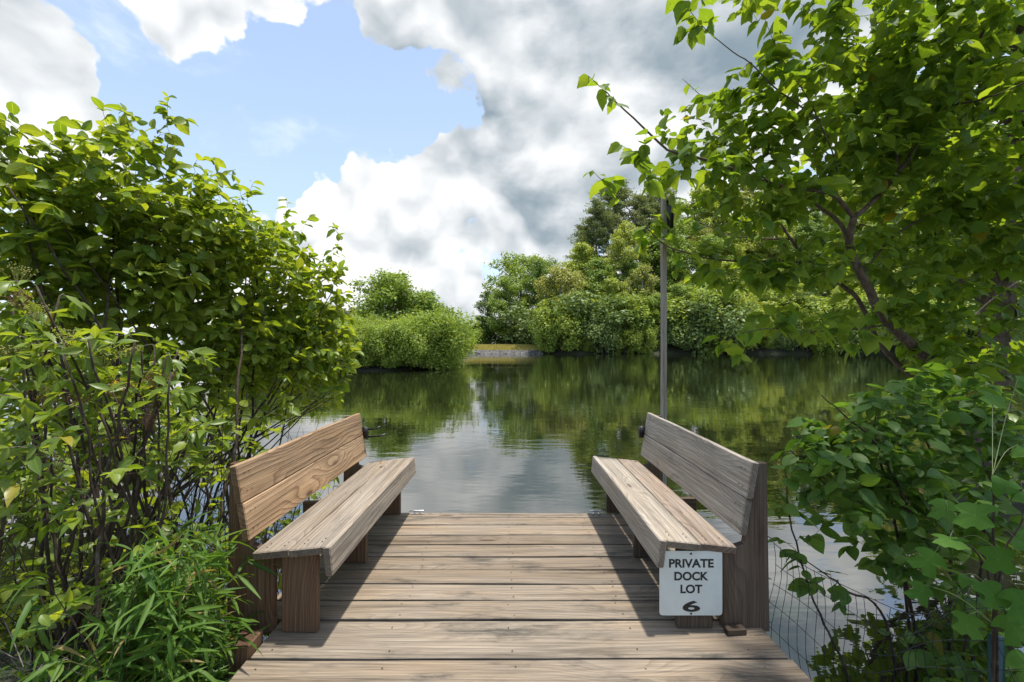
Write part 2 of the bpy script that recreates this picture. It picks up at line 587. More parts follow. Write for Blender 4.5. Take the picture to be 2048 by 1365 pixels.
wv = [(-800, -20, 0), (800, -20, 0), (800, 320, 0), (-800, 320, 0)]
o = link(bpy.data.objects.new('water', mesh_np('water', wv, [0, 1, 2, 3], [0], water_mat())))
tag(o, 'still olive green lake water with faint ripples', kind='structure')

# ------------------------------------------------------------------ the dock
BEV = .004


def board_mesh(name, L, W, T, mat, bev=BEV, slices=1, warp=0.0, seed=0):
    """a sawn board: length on X, width on Y, thickness on Z, eased edges"""
    bm = bmesh.new()
    bmesh.ops.create_cube(bm, size=1)
    bmesh.ops.scale(bm, vec=(L, W, T), verts=bm.verts)
    if slices > 1:
        ed = [e for e in bm.edges if abs(e.verts[0].co.x - e.verts[1].co.x) > L * .5]
        bmesh.ops.subdivide_edges(bm, edges=ed, cuts=slices - 1, use_grid_fill=True)
        rg = np.random.default_rng(seed)
        ph = rg.uniform(0, 6, 4)
        for v in bm.verts:
            u = v.co.x / L
            v.co.z += warp * math.sin(u * 5 + ph[0])
            v.co.y += warp * .8 * math.sin(u * 7 + ph[1]) + warp * .5 * math.sin(u * 17 + ph[2])
    ed = [e for e in bm.edges if e.is_boundary is False and e.calc_face_angle(0) > .8]
    bmesh.ops.bevel(bm, geom=ed, offset=bev, segments=1, affect='EDGES', clamp_overlap=True)
    me = bpy.data.meshes.new(name)
    bm.to_mesh(me)
    bm.free()
    me.materials.append(mat)
    return me


def part_box(name, me, M, parent, label=None):
    o = link(bpy.data.objects.new(name, me), parent)
    o.matrix_local = M
    if label:
        o['label'] = label
    return o


rng = np.random.default_rng(11)
dock = empty('dock', (0, 2.0, ZD), 'weathered wooden plank dock reaching out over the lake between the two benches', 'dock')
DT = .038
edges = [3.935, 3.83, 3.665, 3.47, 3.305, 3.12, 2.94, 2.762, 2.583, 2.403, 2.102, 1.815, 1.53, 1.245, .96, .675, .39, .105, -.18, -.465, -.75, -1.035]
screws = MB()
for i in range(len(edges) - 1):
    y1, y0 = edges[i], edges[i + 1]
    wide = i >= 9
    x0, x1 = (-1.20, 1.30) if wide else (-1.335, 1.335)
    x0 += rng.uniform(-.012, .012)
    x1 += rng.uniform(-.012, .012)
    gap = .016 if i != 9 else .020
    me = board_mesh('deck_board', x1 - x0, (y1 - y0) - gap, DT, M_DECK, .003, 14, .0022, i)
    part_box('deck_board', me, Matrix.Translation(((x0 + x1) / 2, (y0 + y1) / 2 - 2.0, -DT / 2 + rng.uniform(-.002, .001))) @ Euler((rng.uniform(-.006, .006), 0, rng.uniform(-.002, .002))).to_matrix().to_4x4(), dock)
    for sx in (-1.13, -.58, .02, .62, 1.16):
        for f in (.2, .78):
            cx, cy = sx + rng.uniform(-.02, .02), y0 + (y1 - y0) * f + rng.uniform(-.01, .01)
            a = np.linspace(0, 2 * np.pi, 7)[:-1]
            screws.add(np.stack([cx + .0045 * np.cos(a), cy - 2 + .0045 * np.sin(a), np.full(6, .0030)], 1), [tuple(range(6))])
o = screws.build('screw_heads', M_RUST, dock)
o['kind'] = 'stuff'
for sx in (-1.10, -.40, .40, 1.10):
    me = board_mesh('joist', 5.0, .038, .19, M_DARKPOST)
    part_box('joist', me, Matrix.Translation((sx, -.55, -DT - .097)) @ Matrix.Rotation(math.pi / 2, 4, 'Z'), dock)
part_box('end_fascia', board_mesh('end_fascia', 2.66, .038, .19, M_DARKPOST), Matrix.Translation((0, 1.918, -DT - .099)), dock)
for sx, sy in ((-1.2, 3.7), (1.2, 3.7), (-1.2, 1.3), (1.2, 1.3)):
    part_box('piling', board_mesh('piling', 2.1, .09, .09, M_DARKPOST), Matrix.Translation((sx + (.10 if sx < 0 else -.10), sy - 2, -DT - .2 - 1.05)) @ Matrix.Rotation(math.pi / 2, 4, 'Y'), dock)
# short capped post at the left edge and small block at the right post
part_box('edge_post', board_mesh('edge_post', 1.3, .14, .10, M_POST, .006), Matrix.Translation((-1.252, 2.17 - 2, .055 - .65)) @ Matrix.Rotation(math.pi / 2, 4, 'Y'), dock,
         'short square post standing at the left edge of the dock')
part_box('wood_block', board_mesh('wood_block', .10, .045, .03, M_DARKPOST, .004), Matrix.Translation((1.14, 2.285 - 2, .017)) @ Matrix.Rotation(.1, 4, 'Z'), dock)


def make_bench(side, y0, y1, label, mat_back, mat_seat, mat_leg, mat_post, lip_in, rz, leg_in, post_in):
    """side -1: left bench (faces +x), +1: right bench (faces -x). Local u = distance outward from the lip's inner face."""
    ym = (y0 + y1) / 2
    root = empty('bench', (side * lip_in, ym, ZD), label, 'bench', rz=rz)
    s = side
    L = y1 - y0
    tilt = math.radians(6.5)

    def frame(u, z, ang, yy=0.0):
        # board whose length lies along y, width direction rotated by ang in the x-z plane
        wx, wz = math.cos(ang), math.sin(ang)
        X = Vector((0, 1, 0))
        Yv = Vector((s * wx, 0, wz))
        Zv = X.cross(Yv)
        M = Matrix((X, Yv, Zv)).transposed().to_4x4()
        M.translation = Vector((s * u, yy, z))
        return M
    zs = .473
    # lip board
    lw = .142
    part_box('seat_lip', board_mesh('seat_lip', L + .012, lw, .038, mat_seat, .006, 12, .0015, 3), frame(.019 - math.sin(tilt) * (lw / 2 - .038) * .0 + .010, zs - lw / 2 * math.cos(tilt) + .002, math.pi / 2 - tilt, -.006), root)
    # seat boards, tilting back
    for k, mname in ((0, 'seat_board'), (1, 'seat_board')):
        uc = .038 + .004 + .092 + k * .190
        part_box(mname, board_mesh(mname, L - .01 * k, .184, .038, mat_seat if k == 0 else (M_GREY if s < 0 else M_WARM2), .005, 12, .0018, 5 + k),
                 frame(uc, zs - .019 - math.tan(tilt) * (uc - .03), -tilt, .006 * k), root)
    # back boards
    ub, zb = .432, .483
    lean = math.radians(9.5)
    for k in (0, 1):
        t = .094 + k * .190
        part_box('back_board', board_mesh('back_board', L - .03 + .012 * k, .187, .038, mat_back, .005, 12, .002, 9 + k),
                 frame(ub + math.sin(lean) * t + .019, zb + math.cos(lean) * t, math.pi / 2 - lean, .004), root)
    # legs (flat 2x8 boards seen face on), one at each end and one in the middle
    for yy in (y0 + leg_in + .019, y0 + .83, y1 - .06):
        M = Matrix.Rotation(-math.pi / 2, 4, 'Y')            # X -> up
        h = .41
        # a board: length up, width along x, thickness along y
        Xv, Yv = Vector((0, 0, 1)), Vector((1, 0, 0))
        R = Matrix((Xv, Yv, Xv.cross(Yv))).transposed().to_4x4()
        R.translation = Vector((s * .215, yy - ym, h / 2 + .001))
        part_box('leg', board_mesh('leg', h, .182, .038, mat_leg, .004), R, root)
        # brace under the seat from leg to post
        B = Matrix.Identity(4)
        B.translation = Vector((s * .37, yy - ym + .041, .345))
        part_box('brace', board_mesh('brace', .40, .036, .088, mat_leg, .003), B, root)
    # back posts: 2x10 with the upper front cut to a slant
    for yy in (y0 + post_in + .021, y1 - .10):
        fr = .358
        prof = [(fr, -.02), (fr, .395), (ub + .040, .43), (ub + .045 + math.sin(lean) * .38, zb + .362), (.585, zb + .362), (.600, -.02)]
        # grain upright: build in local frame with X up
        Xv, Yv = Vector((0, 0, 1)), Vector((s, 0, 0))
        R = Matrix((Xv, Yv, Xv.cross(Yv))).transposed().to_4x4()
        bmn = bpy.data.meshes
        n = len(prof)
        bm = bmesh.new()
        a = [bm.verts.new((z, u, -.021)) for u, z in prof]
        b = [bm.verts.new((z, u, .021)) for u, z in prof]
        bm.faces.new(a)
        bm.faces.new(b[::-1])
        for i in range(n):
            j = (i + 1) % n
            bm.faces.new((a[j], a[i], b[i], b[j]))
        bmesh.ops.recalc_face_normals(bm, faces=bm.faces)
        bmesh.ops.bevel(bm, geom=list(bm.edges), offset=.003, segments=1, affect='EDGES', clamp_overlap=True)
        me = bmn.new('back_post')
        bm.to_mesh(me)
        bm.free()
        me.materials.append(mat_post)
        R.translation = Vector((0, yy - ym, 0))
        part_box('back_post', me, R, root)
    # screws
    sc = MB()
    a = np.linspace(0, 2 * np.pi, 7)[:-1]
    for yy in (y0 + .06, y0 + .10, y0 + .86, y1 - .10, y1 - .05):
        for k in (0, 1):
            for w in (.045, .135):
                uc = .042 + k * .19 + w
                sc.add(np.stack([s * uc + .0045 * np.cos(a), yy - ym + .0045 * np.sin(a), zs + .0035 - math.tan(tilt) * (uc - .03) + 0 * a], 1), [tuple(range(6))])
                t = k * .19 + w + .005
                uu, zz = ub + math.sin(lean) * t - .004, zb + math.cos(lean) * t
                sc.add(np.stack([s * uu + 0 * a, yy - ym + .0045 * np.sin(a), zz + .0045 * np.cos(a)], 1), [tuple(range(6)) if s > 0 else tuple(range(6))[::-1]])
    o = sc.build('screw_heads', M_RUST, root)
    o['kind'] = 'stuff'
    # black rod holder on the far end of the back
    mb = MB()
    cu, cz = ub + .025, zb + .205
    mb.box((s * (cu - .012), L / 2 - .018, cz), (.055, .012, .10))
    mb.box((s * (cu - .036), L / 2 - .030, cz), (.008, .035, .10))
    if s < 0:
        for zz, ll in ((cz - .035, .15), (cz + .03, .10)):
            mb.tube([(-(cu - .04), L / 2 - .02, zz), (-(cu - .04) + ll * .7, L / 2 - .005, zz + .004), (-(cu - .04) + ll, L / 2 - .005, zz + .022)],   .008, 6)
    mb.build('rod_holder', M_BLACK, root)
    return root


M_WARM2 = wood_mat('seat_board_wood', (.31, .225, .155), (.135, .085, .052), (.31, .275, .235), .5, .95, .45, rings=36, bump=.9)
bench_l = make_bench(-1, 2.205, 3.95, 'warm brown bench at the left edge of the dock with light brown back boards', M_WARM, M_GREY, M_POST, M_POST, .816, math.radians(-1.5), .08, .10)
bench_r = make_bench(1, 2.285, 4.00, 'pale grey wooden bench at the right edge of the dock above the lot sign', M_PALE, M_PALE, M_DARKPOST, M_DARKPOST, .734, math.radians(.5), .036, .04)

# ---- sign under the right bench
sign = empty('sign', (.926, 2.305, ZD + .243), 'white rectangular PRIVATE DOCK LOT 6 sign under the seat of the pale bench', 'sign', rz=0)
W2, H2, R2 = .159, .163, .016
bm = bmesh.new()
pts = []
for cx, cz, a0 in ((W2 - R2, H2 - R2, 0), (-W2 + R2, H2 - R2, 90), (-W2 + R2, -H2 + R2, 180), (W2 - R2, -H2 + R2, 270)):
    for k in range(5):
        an = math.radians(a0 + k * 22.5)
        pts.append((cx + R2 * math.cos(an), cz + R2 * math.sin(an)))
fa = [bm.verts.new((x, -.0012, z)) for x, z in pts]
fb = [bm.verts.new((x, .0012, z)) for x, z in pts]
bm.faces.new(fa)
bm.faces.new(fb[::-1])
for i in range(len(pts)):
    j = (i + 1) % len(pts)
    bm.faces.new((fa[j], fa[i], fb[i], fb[j]))
bmesh.ops.recalc_face_normals(bm, faces=bm.faces)
me = bpy.data.meshes.new('panel')
bm.to_mesh(me)
bm.free()
me.materials.append(M_SIGN)
link(bpy.data.objects.new('panel', me), sign)
for txt, zc, hcap, wid, bold in (('PRIVATE', .101, .044, .226, .0019), ('DOCK', .036, .044, .172, .0019), ('LOT', -.029, .044, .110, .0019), ('6', -.1165, .056, .088, .0022)):
    cu = bpy.data.curves.new('lettering', 'FONT')
    cu.body = txt
    cu.size = hcap / .70
    cu.offset = bold
    cu.extrude = .0004
    cu.align_x = 'CENTER'
    ob = bpy.data.objects.new('lettering', cu)
    link(ob)
    dg = bpy.context.evaluated_depsgraph_get()
    me = bpy.data.meshes.new_from_object(ob.evaluated_get(dg))
    bpy.data.objects.remove(ob)
    co = np.empty(len(me.vertices) * 3, np.float32)
    me.vertices.foreach_get('co', co)
    co = co.reshape(-1, 3)
    mn, mx = co.min(0), co.max(0)
    n_ = co.copy()
    n_[:, 0] = (co[:, 0] - (mn[0] + mx[0]) / 2) * wid / (mx[0] - mn[0]) + .002
    n_[:, 2] = (co[:, 1] - (mn[1] + mx[1]) / 2) * hcap / (mx[1] - mn[1]) + zc
    n_[:, 1] = -co[:, 2] - .0019
    me.vertices.foreach_set('co', n_.ravel())
    me.update()
    me.materials.clear()
    me.materials.append(M_INK)
    link(bpy.data.objects.new('lettering', me), sign)
for zc in (.150, -.153):
    mb = MB()
    mb.tube([(0, -.0012, zc), (0, -.005, zc)], .005, 8)
    mb.build('screw', M_RUST, sign)

# ---- cleats on the far edge
for i, (cx, lab) in enumerate(((-.775, 'small silver rope cleat on the far dock edge next to the left bench'), (.752, 'small silver rope cleat on the far dock edge next to the right bench'))):
    t = empty('cleat', (cx, 3.885, ZD + .002), lab, 'cleat', 'rope cleats on the end of the dock')
    b1, b2 = MB(), MB()
    b1.tube([(-.066, 0, .026), (-.05, 0, .031), (-.02, 0, .030), (.02, 0, .030), (.05, 0, .031), (.066, 0, .026)], [.004, .006, .0075, .0075, .006, .004], 8)
    b1.build('horn', M_METAL, t, True)
    for sx in (-.019, .019):
        b2.tube([(sx * 1.3, 0, 0), (sx * 1.2, 0, .008), (sx, 0, .030)], [.013, .007, .006], 8)
    b2.build('base', M_METAL, t, True)

# ---- tall thin post behind the right bench
px, dd = 1327.5, 5.1
mast = empty('tall_post', (P(px, 690, dd)[0], dd, -.6), 'tall thin square wooden post rising from the water behind the pale bench', 'post')
me = board_mesh('post', 4.00, .056, .045, M_MAST, .003, 6, .003, 2)
Xv, Yv = Vector((0, 0, 1)), Vector((1, 0, 0))
R = Matrix((Xv, Yv, Xv.cross(Yv))).transposed().to_4x4()
R = Matrix.Rotation(math.radians(24), 4, 'Z') @ R
R.translation = Vector((0, 0, 2.00))
part_box('post', me, R, mast)
mb = MB()
mb.box((.068, .02, 3.80), (.060, .11, .29))
mb.box((.068, .02, 3.955), (.092, .14, .02))
mb.build('box', M_BLACK, mast)

# ---- wire fence at the right
fence = empty('wire_fence', (1.36, 2.33, ZD), 'thin dark wire mesh fence sagging away from the post of the pale bench', 'fence')
mb = MB()
rw = np.random.default_rng(5)
A_top, A_bot = P(1546, 1085, 2.34), P(1548, 1350, 2.34)
B_top, B_bot = P(2080, 1150, 1.75), P(2080, 1500, 1.75)
org = np.array(fence.location)


def fpt(u, v):
    top = A_top * (1 - u) + B_top * u
    bot = A_bot * (1 - u) + B_bot * u
    p = top * (1 - v) + bot * v
    p[2] -= .22 * math.sin(math.pi * min(1, u * 1.02)) * (1 - .4 * v)
    p[1] += .05 * math.sin(u * 9 + v * 3)
    p[0] += .03 * math.sin(v * 6 + u * 4)
    return p - org


for u in np.linspace(0, 1, 30):
    j = rw.uniform(-.01, .01)
    mb.tube([fpt(np.clip(u + j * (1 - 2 * v), 0, 1), v) for v in np.linspace(0, 1.0, 9)], .0016, 4)
o = mb.build('upright_wires', M_WIRE, fence)
mb = MB()
for v in np.linspace(0, 1, 7):
    mb.tube([fpt(u, v + .02 * math.sin(u * 13 + v * 7)) for u in np.linspace(0, 1, 22)], .0016, 4)
mb.build('line_wires', M_WIRE, fence)
pp = P(1992, 1330, 1.95)
mb = MB()
mb.box((pp[0] - org[0], pp[1] - org[1], pp[2] - org[2] - .35), (.045, .03, .95))
mb.build('fence_post', M_GREENPOST, fence)
mb = MB()
for zz in (1075, 1157, 1243):
    p = P(1540, zz, 2.30) - org
    mb.tube([p + np.array([.0, -.012, 0]), p + np.array([-.02, -.02, .012]), p + np.array([-.03, -.018, .018])], .0022, 5)
mb.build('bent_nails', M_RUST, fence)
# ------------------------------------------------------------------ far trees: a few kinds, copied as whole trees
def rot_frames(normal, along):
    """(N,3,3) matrices: columns = width, length, normal"""
    n = normal / (np.linalg.norm(normal, axis=1)[:, None] + 1e-9)
    a = along - n * np.sum(along * n, axis=1)[:, None]
    a /= np.linalg.norm(a, axis=1)[:, None] + 1e-9
    w = np.cross(a, n)
    return np.stack([w, a, n], 2)


def scatter_mesh(name, tpl, pos, R, scale, mat, tint, smooth=False):
    tv, tf, trib = tpl
    N, k = len(pos), len(tv)
    v = np.einsum('nij,kj->nki', R, tv) * scale[:, None, None] + pos[:, None, :]
    fl = np.concatenate([np.array(f) for f in tf])
    lens = np.array([len(f) for f in tf])
    loops = (fl[None, :] + (np.arange(N) * k)[:, None]).ravel()
    st = np.concatenate([[0], np.cumsum(lens)[:-1]])
    starts = (st[None, :] + (np.arange(N) * lens.sum())[:, None]).ravel()
    at = {'tint': np.repeat(tint, k)}
    if trib is not None:
        at['rib'] = np.tile(trib, N)
    return mesh_np(name, v.reshape(-1, 3), loops, starts, mat, smooth, at)


SPRAY = (np.array([(0, 0, 0), (-.42, .45, .10), (0, 1, -.06), (.42, .45, .10)]), [(0, 2, 1), (0, 3, 2)], None)
NEEDLE = (np.array([(-.05, 0, 0), (.05, 0, 0), (.16, .9, 0), (-.16, 1.0, .05)]), [(0, 1, 2, 3)], None)


def crown_leaves(rg, centres, radii, n, size, flat=.7, up=.6):
    """leaf sprays on the outside of many uneven clumps"""
    w = radii ** 2
    idx = rg.choice(len(centres), n, p=w / w.sum())
    d = rg.normal(size=(n, 3))
    d /= np.linalg.norm(d, axis=1)[:, None]
    rr = radii[idx] * rg.uniform(.25, 1.0, n) ** .4 * rg.uniform(.85, 1.25, n)
    rr = np.where(rg.uniform(0, 1, n) < .14, rr * rg.uniform(1.1, 1.7, n), rr)
    pos = centres[idx] + d * rr[:, None] * np.array([1, 1, flat]) + rg.normal(size=(n, 3)) * size * .4
    nrm = d * .7 + np.array([0, 0, up]) + rg.normal(size=(n, 3)) * .55
    R = rot_frames(nrm, d + rg.normal(size=(n, 3)) * .8)
    return pos, R, size * rg.uniform(.6, 1.35, n), rg.uniform(0, 1, n)


def limb_tree(rg, H, W, base, nl, sides=6, lean=0.0, r0=None, top=.92):
    """trunk and limbs; returns mesh builder and clump centres"""
    mb = MB()
    r0 = r0 or H * .016
    zz = np.linspace(0, H * top, 9)
    tr = np.stack([lean * zz * zz / H + np.cumsum(rg.normal(0, H * .006, 9)), np.cumsum(rg.normal(0, H * .006, 9)), zz], 1)
    mb.tube(tr, r0 * (1 - .86 * zz / H) + .01, sides)
    cs, rs = [], []
    for i in range(nl):
        f = base + (1 - base) * ((i + .5) / nl)
        p0 = np.array([np.interp(f * H * top, zz, tr[:, k]) for k in range(3)])
        az = i * 2.4 + rg.uniform(-.5, .5)
        prof = math.sin(math.pi * min(1, max(.06, (f - base) / (1 - base) * .80 + .16))) ** .8
        ln = W * prof * rg.uniform(.65, 1.12)
        rise = ln * rg.uniform(.15, .75)
        p2 = p0 + np.array([math.cos(az) * ln, math.sin(az) * ln, rise])
        p1 = (p0 + p2) / 2 + np.array([0, 0, -rise * .12])
        pth = smooth_path([p0, p1, p2], 6)
        mb.tube(pth, np.linspace(max(.02, r0 * .42 * (1 - f * .6)), .012, len(pth)), 5)
        for q in (.5, .78, 1.0):
            c = pth[int(q * (len(pth) - 1))] + rg.normal(0, ln * .10, 3)
            cs.append(c)
            rs.append(max(.35, W * (.18 + .16 * q) * rg.uniform(.7, 1.25) * (.6 + .4 * prof)))
    cs.append(tr[-1])
    rs.append(W * .28)
    return mb, np.array(cs), np.array(rs), tr


M_BARK_FAR = bark_mat('grey_brown_bark', (.10, .085, .07), (.19, .165, .14), scale=4)
M_BARK_PALE = bark_mat('pale_bark', (.24, .22, .19), (.34, .32, .28), scale=4)
KW = dict(veins=False, rough=.5, spec=.3)
M_LF = {
    'mid': leaf_mat('mid_green_foliage', (0.174, 0.265, 0.045), (0.265, 0.357, 0.063), trans=0.3, tall=.5, **KW),
    'bright': leaf_mat('yellow_green_foliage', (0.276, 0.375, 0.060), (0.360, 0.400, 0.086), trans=0.34, tall=.5, **KW),
    'deep': leaf_mat('deep_green_foliage', (0.122, 0.209, 0.045), (0.188, 0.274, 0.057), trans=0.26, tall=.5, **KW),
    'olive': leaf_mat('olive_foliage', (0.236, 0.290, 0.068), (0.344, 0.354, 0.100), trans=0.3, tall=.5, **KW),
    'pine': leaf_mat('pine_needles', (0.140, 0.185, 0.074), (0.213, 0.252, 0.095), trans=.30, tall=.4, **KW),
    'shrub': leaf_mat('shoreline_foliage', (0.179, 0.274, 0.045), (0.296, 0.366, 0.063), trans=.38, tall=.4, **KW),
    'laurel': leaf_mat('glossy_evergreen_foliage', (0.112, 0.185, 0.047), (0.190, 0.246, 0.074), trans=.25, tall=.3, veins=False, rough=.5, spec=.3),
}

PROTO = {}


def proto(kind, seed, H, W, base, nl, nleaf, leaf, mat, flat=.7, bark=None, name='foliage', up=.6, lean=0.0, r0=None, sub=None):
    rg = np.random.default_rng(seed)
    mb, cs, rs, tr = limb_tree(rg, H, W, base, nl, lean=lean, r0=r0)
    if sub:                                    # small sub-clumps so the outline breaks up
        k = rg.integers(0, len(cs), sub)
        d = rg.normal(size=(sub, 3))
        d /= np.linalg.norm(d, axis=1)[:, None]
        cs = np.vstack([cs, cs[k] + d * rs[k][:, None] * rg.uniform(.7, 1.35, (sub, 1)) * np.array([1, 1, .85])])
        rs = np.concatenate([rs * .85, rs[k] * rg.uniform(.22, .5, sub)])
    pos, R, sc, tn = crown_leaves(rg, cs, rs, nleaf, leaf, flat, up)
    keep = pos[:, 2] > .1
    me = scatter_mesh('crown', SPRAY, pos[keep], R[keep], sc[keep], mat, tn[keep])
    PROTO[kind] = (me, mb.mesh('trunk', bark or M_BARK_FAR), float(np.percentile(pos[:, 2], 98.8)))


def pine_proto(kind, seed, H, W, nleaf, base=.35):
    rg = np.random.default_rng(seed)
    mb = MB()
    zz = np.linspace(0, H * .98, 9)
    tr = np.stack([np.cumsum(rg.normal(0, H * .005, 9)), np.cumsum(rg.normal(0, H * .005, 9)), zz], 1)
    mb.tube(tr, H * .012 * (1 - .9 * zz / H) + .02, 6)
    P_, D_ = [], []
    nb = 46
    for i in range(nb):
        f = base + (1 - base) * (i / nb) ** .9
        p0 = np.array([np.interp(f * H * .98, zz, tr[:, k]) for k in range(3)])
        az = i * 2.4 + rg.uniform(-.6, .6)
        ln = W * (1 - .55 * (f - base) / (1 - base)) * rg.uniform(.45, 1.1)
        tip = p0 + np.array([math.cos(az) * ln, math.sin(az) * ln, ln * rg.uniform(-.10, .35)])
        pth = smooth_path([p0, (p0 + tip) / 2 - np.array([0, 0, ln * .06]), tip], 6)
        mb.tube(pth, np.linspace(.06, .012, len(pth)), 4)
        for q in np.linspace(.35, 1, 7):
            c = pth[int(q * (len(pth) - 1))]
            P_.append(c + rg.normal(0, .18, 3))
            D_.append(.30 + .30 * q)
    cs, rs = np.array(P_), np.array(D_) * H / 22
    idx = rg.integers(0, len(cs), nleaf)
    d = rg.normal(size=(nleaf, 3))
    d /= np.linalg.norm(d, axis=1)[:, None]
    pos = cs[idx] + d * rs[idx][:, None] * rg.uniform(.2, 1.1, (nleaf, 1)) * np.array([1.2, 1.2, .5])
    R = rot_frames(rg.normal(size=(nleaf, 3)), d + np.array([0, 0, .5]) + rg.normal(size=(nleaf, 3)) * .4)
    me = scatter_mesh('crown', NEEDLE, pos, R, H / 22 * .40 * rg.uniform(.6, 1.2, nleaf), M_LF['pine'], rg.uniform(0, 1, nleaf))
    PROTO[kind] = (me, mb.mesh('trunk', M_BARK_FAR), H)


proto('oak_tree', 1, 20, 5.6, .16, 26, 15000, .40, M_LF['mid'], .50, sub=60, up=.9)
proto('maple_tree', 2, 18, 4.3, .10, 28, 14000, .36, M_LF['bright'], .50, sub=60, up=.9)
proto('hickory_tree', 3, 22, 4.6, .14, 28, 14000, .38, M_LF['deep'], .5, sub=60, up=.9)
proto('birch_tree', 4, 17, 3.9, .12, 26, 12000, .32, M_LF['olive'], .6, bark=M_BARK_PALE, sub=70, up=.8)
proto('poplar_tree', 5, 24, 4.6, .30, 26, 14000, .40, M_LF['bright'], .72, bark=M_BARK_PALE, sub=100)
proto('open_tree', 6, 23, 6.0, .50, 17, 6500, .44, M_LF['mid'], .55, sub=60)
proto('young_tree', 7, 10, 3.4, .10, 22, 10000, .30, M_LF['bright'], .8, sub=90)
proto('laurel_shrub', 8, 4.2, 3.2, .03, 18, 7000, .26, M_LF['laurel'], .8, sub=60)
proto('green_shrub', 9, 5.0, 2.9, .03, 18, 7000, .24, M_LF['shrub'], .9, sub=60)
proto('alder_shrub', 10, 3.6, 1.9, .02, 26, 15000, .135, M_LF['shrub'], 1.1, sub=130, up=.5)
proto('alder_shrub_b', 12, 3.3, 2.1, .02, 26, 15000, .135, M_LF['shrub'], 1.1, sub=130, up=.5)
proto('willow_shrub', 13, 3.5, 1.9, .02, 26, 13000, .14, M_LF['shrub'], 1.2, sub=130, up=.35)
proto('bushy_tree', 11, 8.4, 3.0, .16, 26, 15000, .24, M_LF['mid'], .8, sub=140)
pine_proto('pine_tree', 21, 24, 5.6, 14000, .42)
pine_proto('pine_tree_b', 22, 24, 5.2, 13000, .48)

TREES = []


def plant_tree(kind, x, y, h, label, cat='tree', group=None, wide=1.0, rz=None, seed=0):
    cme, tme, H = PROTO[kind]
    rg = np.random.default_rng(int(abs(x * 131 + y * 17)) + seed)
    nm = kind.replace('_b', '') if kind.endswith('_b') else kind
    t = empty(nm, (x, y, float(ground_h(x, y)) - .1), label, cat, group, rg.uniform(0, 6.28) if rz is None else rz)
    s = h / H
    t.scale = (s * wide, s * wide, s)
    link(bpy.data.objects.new('trunk' if cat == 'tree' else 'stems', tme), t)
    c = link(bpy.data.objects.new('crown' if cat == 'tree' else 'foliage', cme), t)
    TREES.append(t)
    return t


def tree_at(kind, px, top, y, label, **kw):
    """a tree whose top shows at height `top` of the photo when it stands y metres away"""
    x = (px - VX) / F * y
    z = ZC + (HY - top) / F * y
    h = z - float(ground_h(x, y))
    return plant_tree(kind, x, y, max(h, 1.5), label, **kw)


# trees behind the dam, at the left end of the far bank
tree_at('open_tree', 1038, 510, 112, 'tall thin crowned tree rising above the left end of the far bank', wide=1.05)
tree_at('hickory_tree', 975, 585, 108, 'dark green tree at the left end of the far bank behind the dam', wide=.85)
tree_at('oak_tree', 1012, 556, 103, 'broad leafy tree behind the dam with its branches hanging to the grass', wide=.95)
tree_at('hickory_tree', 1082, 525, 106, 'tall deep green narrow tree where the dam meets the wooded bank', wide=.72)
tree_at('oak_tree', 1052, 590, 118, 'green tree seen in the gap between the dam trees', wide=.8)
tree_at('open_tree', 1090, 518, 122, 'thin topped tree behind the narrow deep green tree', wide=.8)
for i, (px, top, y) in enumerate(((990, 640, 112), (1030, 650, 110), (1065, 640, 112), (955, 650, 108))):
    tree_at('green_shrub', px, top, y, f"low leafy shrub under the trees behind the dam, {['second', 'third', 'fourth', 'first'][i]} from the left", cat='shrub', group='shrubs behind the dam', wide=1.4)
# far bank, wooded slope
tree_at('birch_tree', 1118, 535, 95, 'yellowish green tree right of the dam leaning over the water', wide=1.15)
tree_at('poplar_tree', 1140, 540, 112, 'leafy tree behind the yellowish green tree by the dam', wide=.9)
tree_at('maple_tree', 1164, 492, 108, 'bright green rounded tree left of the pine on the far slope', wide=1.0)
tree_at('oak_tree', 1200, 520, 99, 'mid green tree in front of the pine on the far slope', wide=.9)
tree_at('pine_tree', 1192, 400, 113, 'leftmost tall dark pine against the sky above the far slope', wide=1.15)
tree_at('pine_tree_b', 1232, 362, 118, 'tallest dark pine with a broad crown left of the wooden post', wide=1.35)
tree_at('pine_tree', 1290, 385, 116, 'dark pine just left of the wooden post', wide=1.2)
tree_at('pine_tree_b', 1318, 372, 120, 'dark pine directly behind the wooden post', wide=1.2)
tree_at('pine_tree', 1165, 450, 121, 'smaller dark pine at the left edge of the pine group', wide=1.1)
tree_at('poplar_tree', 1250, 448, 104, 'light yellow green tree with a pale trunk below the pines', wide=.9)
tree_at('maple_tree', 1226, 560, 95, 'soft light green tree at the water below the pines', wide=.95)
tree_at('birch_tree', 1285, 535, 97, 'olive green tree with yellow leaves left of the wooden post', wide=.95)
tree_at('oak_tree', 1304, 470, 108, 'dark leafy tree behind the wooden post', wide=1.0)
filler = np.random.default_rng(77)
kinds = ['oak_tree', 'maple_tree', 'hickory_tree', 'birch_tree', 'poplar_tree', 'maple_tree', 'oak_tree']
desc = {'oak_tree': 'mid green broad tree on the wooded slope behind the maple', 'maple_tree': 'bright green tree on the wooded slope behind the maple',
        'hickory_tree': 'dark green tree on the wooded slope behind the maple', 'birch_tree': 'olive green tree on the wooded slope behind the maple',
        'poplar_tree': 'light green slim tree on the wooded slope behind the maple'}
ORD = ['first', 'second', 'third', 'fourth', 'fifth', 'sixth', 'seventh', 'eighth', 'ninth', 'tenth', 'eleventh', 'twelfth', 'thirteenth', 'fourteenth',
       'fifteenth', 'sixteenth', 'seventeenth', 'eighteenth', 'nineteenth', 'twentieth']
ORDS = ORD + ['twenty ' + o for o in ORD[:9]] + ['thirtieth'] + ['thirty ' + o for o in ORD[:9]] + ['fortieth'] + ['forty ' + o for o in ORD[:9]]
